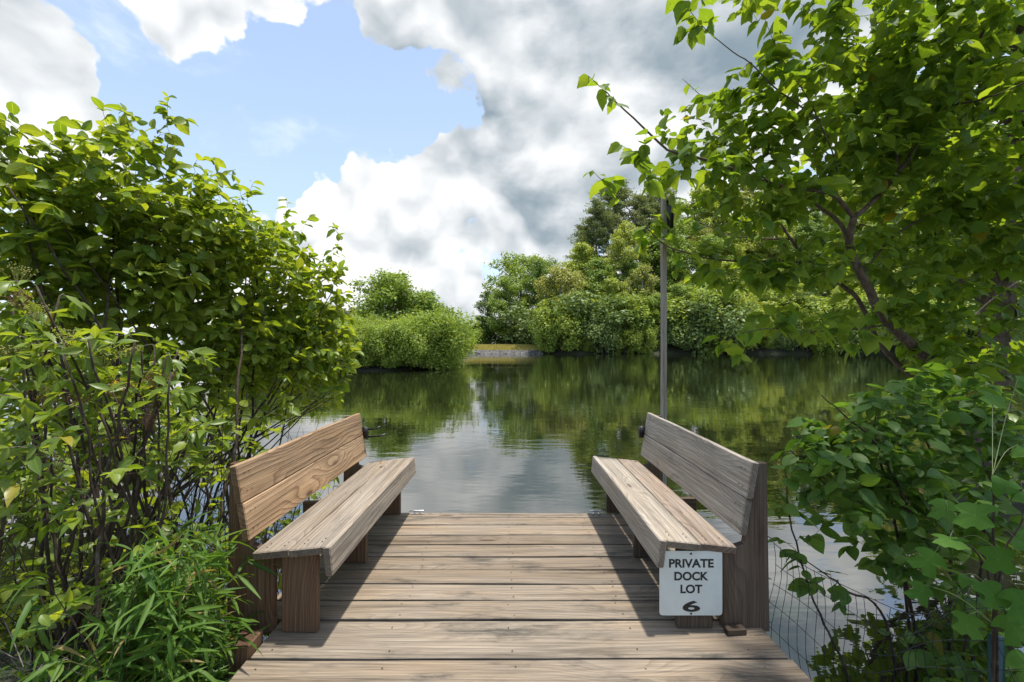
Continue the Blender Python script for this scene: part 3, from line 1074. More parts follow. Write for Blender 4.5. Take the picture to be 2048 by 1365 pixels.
ROW = ['lowest', 'second', 'third', 'fourth', 'topmost']
desc = {'oak_tree': 'broad mid green tree', 'maple_tree': 'bright green tree', 'hickory_tree': 'dark green tree', 'birch_tree': 'olive green tree', 'poplar_tree': 'slim light green tree'}
for row, (y0, tops) in enumerate(((93, 590), (101, 550), (110, 500), (120, 455), (132, 425))):
    n = (15, 13, 13, 12, 12)[row]
    for i in range(n):
        px = 1345 + i * (850 / n) + filler.uniform(-18, 18)
        y = y0 + filler.uniform(-2, 2)
        top = tops - (px - 1345) * (.03 + .05 * row) + filler.uniform(-35, 30)
        kd = kinds[int(filler.integers(0, len(kinds)))]
        tree_at(kd, px, top, y, f'{desc[kd]}, {ORD[i]} right of the post in the {ROW[row]} slope row', group='trees on the wooded slope', wide=filler.uniform(.9, 1.2))
# more trees between the dam and the wooden post
for i, (kd, px, top, y, lab) in enumerate((('maple_tree', 1100, 600, 91.5, 'rounded bright green tree at the water just right of the dam'),
        ('oak_tree', 1150, 585, 93, 'round mid green tree at the water under the leftmost pine'),
        ('birch_tree', 1180, 620, 91, 'low olive tree at the water under the leftmost pine'),
        ('maple_tree', 1255, 600, 92, 'bright low tree at the water left of the wooden post'),
        ('oak_tree', 1312, 590, 92, 'mid green tree at the water behind the wooden post'),
        ('hickory_tree', 1262, 520, 101, 'dark green tree between the two right hand pines and the water'),
        ('maple_tree', 1215, 520, 103, 'bright green tree below the middle pine'),
        ('birch_tree', 1155, 545, 101, 'olive tree filling the slope under the leftmost pine'),
        ('oak_tree', 1330, 450, 112, 'leafy green tree above and right of the wooden post'),
        ('maple_tree', 1120, 545, 118, 'light tree on the skyline between dam and pines'))):
    tree_at(kd, px, top, y, lab, wide=1.0)
# shoreline shrubs on the far bank
ls = {'laurel_shrub': 'dark glossy evergreen shrub', 'green_shrub': 'bright leafy shrub', 'young_tree': 'slender light green shrub'}
px, i = 1092, 0
while px < 2120:
    kd = ['laurel_shrub', 'green_shrub', 'young_tree', 'green_shrub'][int(filler.integers(0, 4))]
    tree_at(kd, px, filler.uniform(575, 680), 88.6 + filler.uniform(-.4, .6), f'{ls[kd]} overhanging the far waterline, {ORDS[i]} rightwards from the dam',
            cat='shrub', group='shrubs along the far waterline', wide=filler.uniform(.7, 1.2) if i else .7)
    px += filler.uniform(30, 52)
    i += 1
for i in range(34):
    px = 1090 + i * 29 + filler.uniform(-12, 12)
    tree_at('green_shrub' if i % 3 else 'laurel_shrub', px, 620 - (px - 1090) * .05 + filler.uniform(-20, 20), 93 + filler.uniform(0, 6), f'leafy undergrowth shrub among slope trunks, {ORDS[i]} rightwards from the dam', cat='shrub', group='undergrowth on the wooded slope', wide=1.5)
# bare grey dead branches on the far bank
mb = MB()
dg_ = np.random.default_rng(9)
for i in range(30):
    a = dg_.uniform(0, 6.28)
    ln = dg_.uniform(2, 5.5)
    p0 = np.array([0, 0, 2 + i * .16])
    p1 = p0 + np.array([math.cos(a) * ln, math.sin(a) * ln * .4, dg_.uniform(-1.5, 1.8)])
    pth = smooth_path([p0, (p0 + p1) / 2 + dg_.normal(0, .35, 3), p1], 6)
    mb.tube(pth, np.linspace(.09, .03, len(pth)), 4)
    for q in (2, 3, 4):
        e = pth[q] + dg_.normal(0, 1.0, 3)
        mb.tube([pth[q], (pth[q] + e) / 2 + dg_.normal(0, .1, 3), e], [.045, .035, .02], 4)
M_DEAD = bark_mat('bare_grey_wood', (.25, .225, .195), (.38, .35, .31), scale=5)
t = empty('dead_tree', tuple(np.array([(1470 - VX) / F * 89.5, 89.5, .6])), 'bare grey dead tree with tangled branches over the far waterline', 'tree')
mb.build('branches', M_DEAD, t)
m2 = MB()
m2.tube([(0, 0, -.6), (.2, 0, 3), (-.1, .1, 6.5)], [.22, .16, .08], 6)
m2.build('trunk', M_DEAD, t)

# ---- peninsula: a hedge of waterside shrubs, a bushy tree, more behind
ph = np.random.default_rng(31)
for i, px in enumerate(np.linspace(470, 870, 15)):
    y = 31.5 + ph.uniform(-.4, .5) + (1.2 if px > 862 else 0)
    kd = ['alder_shrub', 'alder_shrub_b', 'alder_shrub'][i % 3]
    if px > 835:
        kd = 'willow_shrub'
    top = 648 + ph.uniform(-10, 8) - (12 if px > 862 else 0)
    tree_at(kd, px, top, y, f'rounded leafy shrub, {ORD[i]} from the left in the hedge at the peninsula water edge' if kd != 'willow_shrub' else f'fine leaved olive shrub, {ORD[i - 13]} from the left at the tip of the peninsula',
            cat='shrub', group='waterside shrubs on the peninsula', wide=ph.uniform(.9, 1.15))
for i, px in enumerate(np.linspace(500, 880, 12)):
    tree_at('alder_shrub_b', px, 632 + ph.uniform(-8, 12), 35 + ph.uniform(-.6, .6), f'leafy shrub, {ORD[i]} from the left in the second row of the peninsula hedge', cat='shrub', group='second row of peninsula shrubs', wide=1.15)
for i, (px, top, y) in enumerate(((885, 645, 38), (905, 655, 45), (918, 662, 55))):
    tree_at('willow_shrub', px - 8 * (i > 0), top, y, f'olive shrub, {ORD[i]} behind the tip of the peninsula hedge', cat='shrub', group='shrubs along the back of the peninsula', wide=1.1)
tree_at('bushy_tree', 782, 548, 41, 'round bushy green tree standing tallest behind the peninsula hedge', wide=1.1)
tree_at('bushy_tree', 852, 585, 43, 'smaller bushy tree right of the tallest one behind the peninsula hedge', wide=.85)
tree_at('young_tree', 722, 618, 44, 'low light green tree left of the bushy tree on the peninsula', wide=1.0)
tree_at('young_tree', 895, 632, 46, 'small light green tree at the right end behind the peninsula hedge', wide=.9)
tree_at('young_tree', 640, 610, 48, 'light green tree mostly hidden behind the tall leafy shrub', wide=1.0)
for i, px in enumerate((655, 672, 688, 705, 630)):
    tree_at('pine_tree', px, 604 + 6 * (i % 3) + (10 if px > 695 else 0), 190 + 4 * i, f'distant dark pine beyond the left shore, {ORD[[1, 2, 3, 4, 0][i]]} from the left', group='distant pines beyond the left shore', wide=1.25)
for i, px in enumerate(np.linspace(-420, 950, 20)):
    tree_at('hickory_tree', px, 655 + ph.uniform(-10, 10), 170 + ph.uniform(-8, 8), f'distant green tree low on the skyline beyond the peninsula, {ORD[i]} from the left', group='distant trees beyond the peninsula', wide=1.3)

# ---- the dam: riprap stones and dry grass
rs_ = np.random.default_rng(4)
N = 1500
bx = rs_.uniform(-8.5, 6.6, N)
by = FAR + rs_.uniform(-.6, 1.35, N)
ico = bmesh.new()
bmesh.ops.create_icosphere(ico, subdivisions=1, radius=1)
iv = np.array([v.co[:] for v in ico.verts])
ifa = [tuple(v.index for v in f.verts) for f in ico.faces]
ico.free()
iv = iv * (1 + rs_.uniform(-.25, .25, (len(iv), 1)))
pos = np.stack([bx, by, ground_h(bx, by) + .04], 1)
R = rot_frames(rs_.normal(size=(N, 3)), rs_.normal(size=(N, 3)))
m, gg, out = new_mat('grey_riprap_stone')
at = gg.n('ShaderNodeAttribute', attribute_name='tint')
b = gg.n('ShaderNodeBsdfPrincipled')
gg.put(b.inputs['Base Color'], gg.mix(at.outputs['Fac'], (.04, .038, .035), (.145, .138, .13)))
b.inputs['Roughness'].default_value = .85
gg.L.new(b.outputs[0], out.inputs[0])
o = link(bpy.data.objects.new('riprap', scatter_mesh('riprap', (iv, ifa, None), pos, R, rs_.uniform(.10, .34, N), m, rs_.uniform(0, 1, N))))
tag(o, 'band of grey riprap stones along the foot of the far dam', kind='stuff')
N = 26000
bx = rs_.uniform(-9.5, 7.4, N)
by = FAR + rs_.uniform(1.25, 9.0, N)
pos = np.stack([bx, by, ground_h(bx, by)], 1)
R = rot_frames(rs_.normal(size=(N, 3)) * np.array([1, 1, .2]), np.array([0, 0, 1.0]) + rs_.normal(size=(N, 3)) * .3)
m = leaf_mat('dry_yellow_grass', (.60, .53, .16), (.50, .47, .14), (.42, .26, .08), trans=.2, veins=False, rough=.7, spec=.2, odd=.15)
o = link(bpy.data.objects.new('dam_grass', scatter_mesh('dam_grass', (np.array([(-.10, 0, 0), (.10, 0, 0), (.03, 1, .1)]), [(0, 1, 2)], None), pos, R, rs_.uniform(.28, .5, N), m, rs_.uniform(0, 1, N))))
tag(o, 'dry golden grass on top of the far dam', kind='stuff')
# ------------------------------------------------------------------ plants close to the dock, grown twig by twig
def tpl_leaf(st, fold=.35, curl=.25, wave=0.0, twist=0.0):
    """leaf from stations (t, half width): folded along the midrib, curling down"""
    v, rib, f = [(0, 0, 0)], [0], []
    for k, (t, w) in enumerate(st):
        z = -curl * t * t
        wz = wave * (1 if k % 2 else -1)
        v += [(-w, t, z + fold * w + wz * w), (0, t, z), (w, t, z + fold * w - wz * w + twist * w)]
        rib += [1, 0, 1]
    v.append((0, 1, -curl))
    rib.append(.5)
    n = len(st)
    f += [(0, 2, 1), (0, 3, 2)]
    for k in range(n - 1):
        a = 1 + 3 * k
        f += [(a, a + 1, a + 4, a + 3), (a + 1, a + 2, a + 5, a + 4)]
    a = 1 + 3 * (n - 1)
    f += [(a, a + 1, 3 * n + 1), (a + 1, a + 2, 3 * n + 1)]
    return np.array(v, float), f, np.array(rib, float)


def tpl_lobed(half, cy=.38, fold=.25, curl=.3, droop=.1, tip=None, dens=2):
    """lobed leaf: half outline from base to tip, mirrored; fan round a point on the midrib"""
    hp = smooth_path([(0, 0)] + list(half) + ([] if tip is None else [tip]), dens * (len(half) + 1))[1:]
    if tip is not None:
        hp = hp[:-1]
    half = [(max(float(x), .004), float(y)) for x, y in hp]
    L = [(-x, y) for x, y in half]
    R = [(x, y) for x, y in half]
    top = [] if tip is None else [tip]
    v, rib = [(0, cy, -curl * cy * cy)], [0]
    v.append((0, 0, 0))
    rib.append(0)
    for x, y in L + top + R[::-1]:
        v.append((x, y, -curl * y * y + fold * abs(x) - droop * x * x * 4))
        rib.append(0 if abs(x) < 1e-6 else 1)
    n = len(v)
    f = [(0, i + 1, i) for i in range(1, n - 1)] + [(0, 1, n - 1)]
    return np.array(v, float), f, np.array(rib, float)


OVAL = [(.14, .16), (.36, .27), (.62, .26), (.84, .14)]
T_OVAL = [tpl_leaf(OVAL, .35, .22, .06), tpl_leaf(OVAL, .15, .40, .10, .3), tpl_leaf([(.15, .2), (.4, .30), (.68, .26), (.88, .12)], .5, .1, .05)]
LANCE = [(.12, .09), (.34, .19), (.60, .18), (.84, .08)]
T_LANCE = [tpl_leaf(LANCE, .4, .25, .06), tpl_leaf(LANCE, .2, .5, .08, .3), tpl_leaf(LANCE, .55, .1, .04)]
BLADE = [(.08, .035), (.3, .058), (.6, .048), (.85, .022)]
T_BLADE = [tpl_leaf(BLADE, .5, .25), tpl_leaf(BLADE, .3, .55, 0, .4), tpl_leaf(BLADE, .6, .05)]
MHALF = [(.20, .02), (.33, .15), (.36, .32), (.385, .47), (.295, .56), (.22, .70), (.11, .84)]
T_MAPLE = [tpl_lobed(MHALF, .36, .28, .30, .1, (0, 1.0)), tpl_lobed(MHALF, .36, .05, .45, .25, (.03, 1.0)), tpl_lobed([(x * .9, y) for x, y in MHALF], .36, .5, .15, .1, (-.03, 1.0))]
AHALF = [(.16, .04), (.30, .18), (.345, .36), (.31, .55), (.22, .74), (.10, .90)]
T_ALDER = [tpl_lobed(AHALF, .42, .25, .25, .1, (0, 1.0)), tpl_lobed(AHALF, .42, .05, .40, .2, (.02, 1.0)), tpl_lobed(AHALF, .42, .45, .1, .1, (-.02, 1.0))]
THALF = [(.10, -.02), (.30, .0), (.44, .06), (.54, .17), (.45, .27), (.36, .35), (.31, .43), (.35, .51), (.43, .61), (.51, .75), (.38, .81), (.25, .88), (.16, .91), (.08, .83)]
T_TULIP = [tpl_lobed(THALF, .42, .20, .55, .35, (0, .77), 1), tpl_lobed(THALF, .42, .45, .30, .2, (0, .78), 1), tpl_lobed([(x * .85, y) for x, y in THALF], .42, -.1, .6, .4, (0, .76), 1)]

UP = np.array([0.0, 0, 1])


def unit(v):
    v = np.asarray(v, float)
    return v / (np.linalg.norm(v, axis=-1, keepdims=True) + 1e-9)


class Plant:
    def __init__(s, name, base, label, cat, seed, group=None):
        s.root = empty(name, tuple(base), label, cat, group)
        s.o = np.array(base, float)
        s.rg = np.random.default_rng(seed)
        s.np_, s.nd, s.nr = [], [], []
        s.twigs = MB()
        s.tw = []                    # twig paths that may carry leaves
        s.lp, s.lR, s.ls, s.lt, s.lv = [], [], [], [], []

    def stem(s, ctrl, r0, r1, mat, name='stem', sides=7, n=20, jit=.0, leafy=False):
        pth = smooth_path(ctrl, n)
        if jit:
            pth[1:-1] += s.rg.normal(0, jit, pth[1:-1].shape)
        rad = np.linspace(r0, r1, len(pth))
        mb = MB()
        mb.tube(pth - s.o, rad, sides)
        mb.build(name, mat, s.root, True)
        s.add_nodes(pth, rad)
        if leafy:
            s.tw.append(pth[len(pth) // 2:])
        return pth

    def add_nodes(s, pth, rad):
        d = unit(np.gradient(pth, axis=0))
        s.np_.append(pth)
        s.nd.append(d)
        s.nr.append(np.broadcast_to(rad, (len(pth),)))

    def sprout(s, targets, rmax=.006, rmin=.0012, lift=.25, sag=0.0, jit=.012, step=.07, below=.3):
        """join every target point to the nearest wood grown so far by a bent twig"""
        P0 = np.concatenate(s.np_)
        Dn = np.concatenate(s.nd)
        Rn = np.concatenate(s.nr)
        cap = len(P0) + len(targets) * 14
        PP, DD, RR = np.zeros((cap, 3)), np.zeros((cap, 3)), np.zeros(cap)
        n = len(P0)
        PP[:n], DD[:n], RR[:n] = P0, Dn, Rn
        d0 = np.array([np.min(np.sum((P0 - t) ** 2, 1)) for t in targets])
        for ti in np.argsort(d0):
            t = targets[ti]
            diff = t - PP[:n]
            dist = np.linalg.norm(diff, axis=1)
            cost = dist * (1 + below * (PP[:n, 2] > t[2])) - .15 * np.sum(diff * DD[:n], 1)
            j = int(np.argmin(cost))
            L = dist[j]
            if L < .03:
                continue
            a = PP[j]
            k = int(np.clip(L / step, 3, 12))
            c1 = a + DD[j] * L * .35 + UP * L * lift * .4
            c2 = t - unit(t - a) * L * .3 + UP * L * (lift * .5 - sag)
            u = np.linspace(0, 1, k + 1)[:, None]
            pth = (1 - u) ** 3 * a + 3 * u * (1 - u) ** 2 * c1 + 3 * u * u * (1 - u) * c2 + u ** 3 * t
            pth[1:-1] += s.rg.normal(0, jit * min(1, L * 3), (k - 1, 3))
            r0 = min(RR[j] * .75, rmax, rmin + .011 * L)
            rad = np.linspace(max(r0, rmin), rmin, k + 1)
            s.twigs.tube(pth - s.o, rad, 4, False)
            s.tw.append(pth)
            m = len(pth) - 1
            PP[n:n + m], RR[n:n + m] = pth[1:], rad[1:]
            DD[n:n + m] = unit(np.diff(pth, axis=0))
            n += m
        s.np_, s.nd, s.nr = [PP[:n]], [DD[:n]], [RR[:n]]

    def leafy(s, size, spacing, start=.25, droop=0.0, up=.8, fwd=.6, tip=3, keep=1.0, wild=.45, nvar=3, maxlen=.6):
        rg = s.rg
        for pth in s.tw:
            seg = np.linalg.norm(np.diff(pth, axis=0), axis=1)
            cum = np.concatenate([[0], np.cumsum(seg)])
            L = cum[-1]
            ss = list(np.arange(max(L * start, L - maxlen), L, spacing * rg.uniform(.8, 1.2))) + [L] * tip
            az = rg.uniform(0, 6.28)
            for q, sv in enumerate(ss):
                if rg.uniform() > keep:
                    continue
                p = np.array([np.interp(sv, cum, pth[:, k]) for k in range(3)])
                i = min(int(np.searchsorted(cum, sv)), len(pth) - 1)
                d = unit(pth[max(i, 1)] - pth[max(i, 1) - 1])
                az += 2.4
                side = unit(np.cross(d, UP) + 1e-3)
                up2 = np.cross(side, d)
                lat = math.cos(az) * side + math.sin(az) * up2 * .6
                a = unit(d * fwd * rg.uniform(.6, 1.5) + lat + UP * (-droop) * rg.uniform(.4, 1.5) + rg.normal(0, .22, 3))
                nrm = unit(UP * up + lat * .25 + d * .15 + rg.normal(0, wild, 3))
                s.lp.append(p)
                s.lR.append((a, nrm))
                s.ls.append(size * rg.uniform(.55, 1.25) * (1 if sv < L else rg.uniform(.6, 1.0)))
        s.nvar = nvar

    def finish(s, tpls, mat, twig_mat, wood_name='twigs', leaf_name='leaf', single=300, width=1.0, smooth=True):
        if s.twigs.n:
            o = s.twigs.build(wood_name, twig_mat, s.root, True)
            o['kind'] = 'stuff'
        pos = np.array(s.lp)
        a = np.array([x[0] for x in s.lR])
        nr = np.array([x[1] for x in s.lR])
        R = rot_frames(nr, a)
        R[:, :, 0] *= width
        sc = np.array(s.ls)
        rg = s.rg
        tint = rg.uniform(0, 1, len(pos))
        var = rg.integers(0, len(tpls), len(pos))
        # which leaves show largest and uncovered in the photo: those become objects of their own
        c = pos + R[:, :, 1] * sc[:, None] * .5
        dep = np.maximum(c[:, 1], .1)
        px = VX + c[:, 0] / dep * F
        py = HY - (c[:, 2] - ZC) / dep * F
        inside = (px > 5) & (px < 2043) & (py > 5) & (py < 1360) & (c[:, 1] > .3)
        cell = (px // 22).astype(int) * 1000 + (py // 22).astype(int)
        order = np.argsort(dep)
        first = np.zeros(len(pos), bool)
        seen = set()
        for i in order:
            if inside[i] and cell[i] not in seen:
                seen.add(cell[i])
                first[i] = True
        face = np.abs(np.sum(R[:, :, 2] * unit(c - np.array([0, 0, ZC])), 1)) + .15
        score = np.where(first, sc / dep * face, -1)
        pick = np.argsort(-score)[:single]
        pick = pick[score[pick] > 0]
        mask = np.ones(len(pos), bool)
        mask[pick] = False
        metas = []
        for k, tp in enumerate(tpls):
            tv, tf, rb = tp
            lo = [i for f in tf for i in f]
            st = np.cumsum([0] + [len(f) for f in tf[:-1]])
            metas.append(mesh_np(leaf_name, tv, lo, st, mat, smooth, {'tint': np.zeros(len(tv)), 'rib': rb}))
        for i in pick:
            o = bpy.data.objects.new(leaf_name, metas[var[i]])
            COL.objects.link(o)
            o.parent = s.root
            M = Matrix(R[i] * sc[i]).to_4x4()
            M.translation = Vector(pos[i] - s.o)
            o.matrix_local = M
        vs = []
        for k, tp in enumerate(tpls):
            mk = mask & (var == k)
            if mk.any():
                me = scatter_mesh('foliage', tp, pos[mk] - s.o, R[mk], sc[mk], mat, tint[mk], smooth)
                vs.append(me)
        # one joined mesh for the rest
        bm = bmesh.new()
        if len(vs) == 1:
            me = vs[0]
        else:
            co, lo, st, tn, rb, base, lb = [], [], [], [], [], 0, 0
            for me in vs:
                n, l, pz = len(me.vertices), len(me.loops), len(me.polygons)
                b = np.empty(n * 3, np.float32); me.vertices.foreach_get('co', b); co.append(b.reshape(-1, 3))
                b = np.empty(l, np.int32); me.loops.foreach_get('vertex_index', b); lo.append(b + base)
                b = np.empty(pz, np.int32); me.polygons.foreach_get('loop_start', b); st.append(b + lb)
                for nm, dst in (('tint', tn), ('rib', rb)):
                    b = np.empty(n, np.float32); me.attributes[nm].data.foreach_get('value', b); dst.append(b)
                base += n
                lb += l
            me = mesh_np('foliage', np.concatenate(co), np.concatenate(lo), np.concatenate(st), mat, smooth, {'tint': np.concatenate(tn), 'rib': np.concatenate(rb)})
            for x in vs:
                bpy.data.meshes.remove(x)
        bm.free()
        o = link(bpy.data.objects.new('foliage', me), s.root)
        o['kind'] = 'stuff'
        print(s.root.name, 'leaves', len(pos), 'single', len(pick))


def blob_targets(rg, blobs, dens):
    """points inside ellipsoids given as (px, py, depth, rx px, ry px, half depth m, weight)"""
    out = []
    for px, py, d, rx, ry, rd, w in blobs:
        n = max(3, int(dens * w * (rx / F * d) * (ry / F * d) * 3.14 * (.4 + rd)))
        u = rg.normal(size=(n, 3))
        u = unit(u) * (rg.uniform(0, 1, (n, 1)) ** .4)
        c = P(px, py, d)
        out.append(c + u * np.array([rx / F * d, rd, ry / F * d]))
    return np.concatenate(out)


def clear_of_bench(t, m=.05):
    """keep growth off the benches and the deck"""
    y = t[:, 1]
    bad = (np.abs(t[:, 0]) < 1.44 + m) & (y < 4.05) & (y > 1.0) & (t[:, 2] < ZD + 1.0)
    return t[~bad]


M_STEM = bark_mat('shrub_bark', (.032, .021, .014), (.075, .054, .038), .25, 40)
M_TWIG = bark_mat('thin_twig_bark', (.085, .050, .032), (.15, .105, .07), 0, 60)
M_GTWIG = bark_mat('grey_twig', (.14, .115, .095), (.26, .225, .19), 0, 60)
M_MBARK = bark_mat('maple_bark', (.070, .048, .033), (.15, .108, .076), .30, 26)

# ---- tall leafy shrub on the left
M_LEAF_A = leaf_mat('oval_leaf', (.120, .210, .027), (.235, .305, .043), (.30, .25, .03), trans=.54, rough=.42, odd=.0, tgain=(1.9, 1.6, .5))
A = Plant('leafy_shrub', (-2.4, 3.1, float(ground_h(-2.4, 3.1))), 'tall many stemmed shrub with oval yellow green leaves left of the warm brown bench', 'shrub', 41)
A_BL = [(600, 600, 4.4, 90, 85, .5, 1), (645, 700, 4.5, 62, 80, .45, 1.1), (640, 790, 4.5, 55, 35, .3, .6), (500, 520, 3.9, 115, 95, .6, 1),
        (560, 700, 4.2, 100, 90, .6, 1), (395, 480, 3.4, 130, 100, .6, 1), (420, 650, 3.7, 150, 120, .7, .9), (270, 410, 3.0, 150, 100, .5, 1.1),
        (250, 560, 3.1, 170, 120, .6, 1), (100, 420, 2.7, 130, 95, .4, 1), (80, 560, 2.8, 140, 130, .5, 1), (480, 800, 3.9, 110, 60, .5, .35),
        (330, 760, 3.4, 150, 80, .5, .4), (20, 350, 2.6, 70, 60, .3, .8),
        (120, 760, 5.0, 230, 130, .5, .8), (60, 950, 4.6, 160, 120, .4, .8), (260, 880, 5.0, 130, 110, .4, .7), (420, 880, 4.6, 100, 90, .4, .45)]
rgA = A.rg
for i in range(46):
    b = A_BL[int(rgA.integers(0, len(A_BL)))]
    tgt = P(b[0] + rgA.normal(0, b[3] * .4), b[1] + rgA.normal(0, b[4] * .4), b[2] + rgA.normal(0, b[5] * .3))
    bx = rgA.uniform(-2.95, -1.75)
    by = rgA.uniform(2.4, 4.0)
    base = np.array([bx, by, float(ground_h(bx, by)) - .05])
    mid = base + (tgt - base) * .5 + np.array([-(tgt[0] - base[0]) * .22, -(tgt[1] - base[1]) * .2, .12]) + rgA.normal(0, .05, 3)
    A.stem([base, mid, tgt], rgA.uniform(.007, .016), .004, M_STEM, jit=.006, n=18)
tg = clear_of_bench(blob_targets(rgA, A_BL, 440))
spr = [(335, 195, 2.9), (372, 240, 2.92), (352, 300, 2.9), (340, 250, 2.9), (615, 440, 4.2), (668, 455, 4.2), (600, 470, 4.2), (465, 350, 3.4), (478, 395, 3.5),
       (140, 240, 2.6), (190, 290, 2.6), (235, 262, 2.7), (425, 320, 3.0), (60, 290, 2.6), (560, 470, 4.0), (700, 640, 4.6), (705, 740, 4.6), (10, 290, 2.5), (100, 300, 2.6), (300, 300, 2.9), (400, 350, 3.1)]
pxs = VX + tg[:, 0] / tg[:, 1] * F
pys = HY - (tg[:, 2] - ZC) / tg[:, 1] * F
cands = [i for i in range(len(tg)) if pys[i] < np.min(pys[np.abs(pxs - pxs[i]) < 14]) + 18]
shoots = []
for i in rgA.choice(cands, min(46, len(cands)), replace=False):
    e = np.array([rgA.normal(.02, .05), rgA.normal(0, .05), rgA.uniform(.08, .26)])
    shoots += [tg[i] + e * f for f in (.5, 1.0)]
tg = np.concatenate([tg, shoots, [P(*q) for q in spr], [P(335, 195, 2.9) + np.array([.0, .0, -.06 * k]) for k in range(1, 5)]])
A.sprout(tg, .006, .0012, .3)
A.leafy(.104, .046, .25, droop=.05, up=.75, fwd=.7, tip=3, keep=.95, maxlen=.42)
A.finish(T_OVAL, M_LEAF_A, M_TWIG)

# ---- flowering shrub in front of it, lower left
M_LEAF_B = leaf_mat('pointed_leaf', (.110, .190, .030), (.205, .280, .046), (.34, .30, .04), trans=.52, rough=.38, odd=.015, tgain=(1.8, 1.55, .5))
B = Plant('flowering_shrub', (-2.3, 2.1, float(ground_h(-2.3, 2.1))), 'shrub with pointed leaves and rusty red seed clusters in front of the tall leafy shrub', 'shrub', 43)
B_BL = [(60, 690, 1.95, 100, 80, .25, 1), (230, 770, 2.05, 130, 70, .25, .8), (60, 610, 2.0, 90, 45, .25, .9), (310, 720, 2.2, 90, 50, .25, .8), (170, 690, 2.0, 90, 55, .2, .8),
        (120, 860, 1.9, 120, 60, .25, .8), (330, 870, 2.2, 100, 60, .2, .6), (150, 1010, 1.9, 120, 60, .15, .5), (60, 960, 1.85, 70, 60, .2, .5), (20, 780, 1.8, 60, 60, .2, .6),
        (150, 1180, 1.9, 60, 30, .15, .15), (330, 1160, 2.1, 40, 20, .1, .2)]
rgB = B.rg
for i in range(24):
    b = B_BL[int(rgB.integers(0, 7))]
    tgt = P(b[0] + rgB.normal(0, b[3] * .4), b[1] + rgB.normal(0, b[4] * .4), b[2] + rgB.normal(0, .1))
    bx, by = rgB.uniform(-2.35, -1.55), rgB.uniform(1.8, 2.5)
    base = np.array([bx, by, float(ground_h(bx, by)) - .05])
    mid = (base + tgt) / 2 + rgB.normal(0, .07, 3)
    B.stem([base, mid, tgt], rgB.uniform(.007, .015), .004, M_STEM, jit=.006, n=16)
B.sprout(clear_of_bench(blob_targets(rgB, B_BL, 470)), .005, .0011, .25)
B.leafy(.092, .05, .35, droop=.12, up=.8, fwd=.8, tip=4, keep=.85, maxlen=.25)
M_SEED = [simple_mat('rusty_seeds', (.20, .075, .035), .6, var=.4), simple_mat('purple_brown_seeds', (.105, .065, .058), .6, var=.4), simple_mat('yellow_buds', (.26, .24, .05), .6, var=.3)]
ib = bmesh.new()
bmesh.ops.create_icosphere(ib, subdivisions=1, radius=1)
sv = np.array([v.co[:] for v in ib.verts])
sf = [tuple(v.index for v in f.verts) for f in ib.faces]
ib.free()
for px, py, d, r, mk in ((40, 590, 1.95, 30, 0), (75, 615, 1.95, 26, 2), (140, 668, 1.95, 34, 2), (240, 768, 2.0, 36, 0), (315, 752, 2.1, 30, 0), (290, 815, 2.05, 34, 1), (95, 790, 1.9, 32, 0), (60, 905, 1.85, 40, 1),
                         (105, 920, 1.85, 32, 1), (255, 860, 2.05, 28, 1), (200, 710, 2.0, 30, 2), (35, 540, 2.0, 30, 2), (300, 835, 2.1, 26, 0), (20, 700, 1.85, 26, 2), (160, 800, 1.95, 26, 0), (250, 700, 2.1, 26, 2)):
    mb = MB()
    c = P(px, py, d)
    rr = r / F * d
    foot = c - np.array([0, 0, rr * 1.1])
    for q in range(60):
        e = c + unit(rgB.normal(size=3)) * rr * rgB.uniform(.3, 1.0) * np.array([1.1, 1, .55])
        mb.add(sv * rgB.uniform(.0022, .0036) + e - B.o, sf)
        if q % 3 == 0:
            mb.tube([foot - B.o, (foot * .45 + e * .55) - B.o + np.array([0, 0, -.003]), e - B.o], .0007, 3, False)
    mb.build('seed_cluster', M_SEED[mk], B.root)
    B.np_.append(np.array([foot]))
B.finish(T_LANCE, M_LEAF_B, M_GTWIG)

# ---- thicket of thin bare stems low on the left
Q = Plant('thicket', (-2.0, 3.0, float(ground_h(-2.0, 3.0))), 'tangle of thin bare brown stems under the tall leafy shrub', 'shrub', 47)
rgQ = Q.rg
for i in range(165):
    bx, by = rgQ.uniform(-3.0, -1.55), rgQ.uniform(1.9, 4.3)
    base = np.array([bx, by, float(ground_h(bx, by)) - .03])
    h = rgQ.uniform(.5, 1.7)
    tip = base + np.array([rgQ.normal(.18, .35), rgQ.normal(0, .3), h])
    if tip[1] < 4.05:
        tip[0] = min(tip[0], -1.48)
    pth = smooth_path([base, base * .5 + tip * .5 + rgQ.normal(0, .07, 3), tip], 10)
    Q.twigs.tube(pth - Q.o, np.linspace(rgQ.uniform(.0022, .006), .0012, len(pth)), 4, False)
    for k in range(int(rgQ.integers(2, 7))):
        i0 = int(rgQ.integers(2, len(pth) - 1))
        e = pth[i0] + np.array([rgQ.normal(0, .16), rgQ.normal(0, .14), rgQ.uniform(-.05, .28)])
        if e[1] < 4.05:
            e[0] = min(e[0], -1.47)
        Q.twigs.tube(smooth_path([pth[i0], (pth[i0] + e) / 2 + rgQ.normal(0, .025, 3), e], 5) - Q.o, np.linspace(.0024, .0009, 5), 3, False)
        if rgQ.uniform() < .9:
            Q.tw.append(np.array([pth[i0], e]))
Q.leafy(.078, .06, .6, droop=.1, up=.8, tip=2, keep=.85, maxlen=.2)
Q.finish(T_OVAL, M_LEAF_A, M_STEM, single=150)

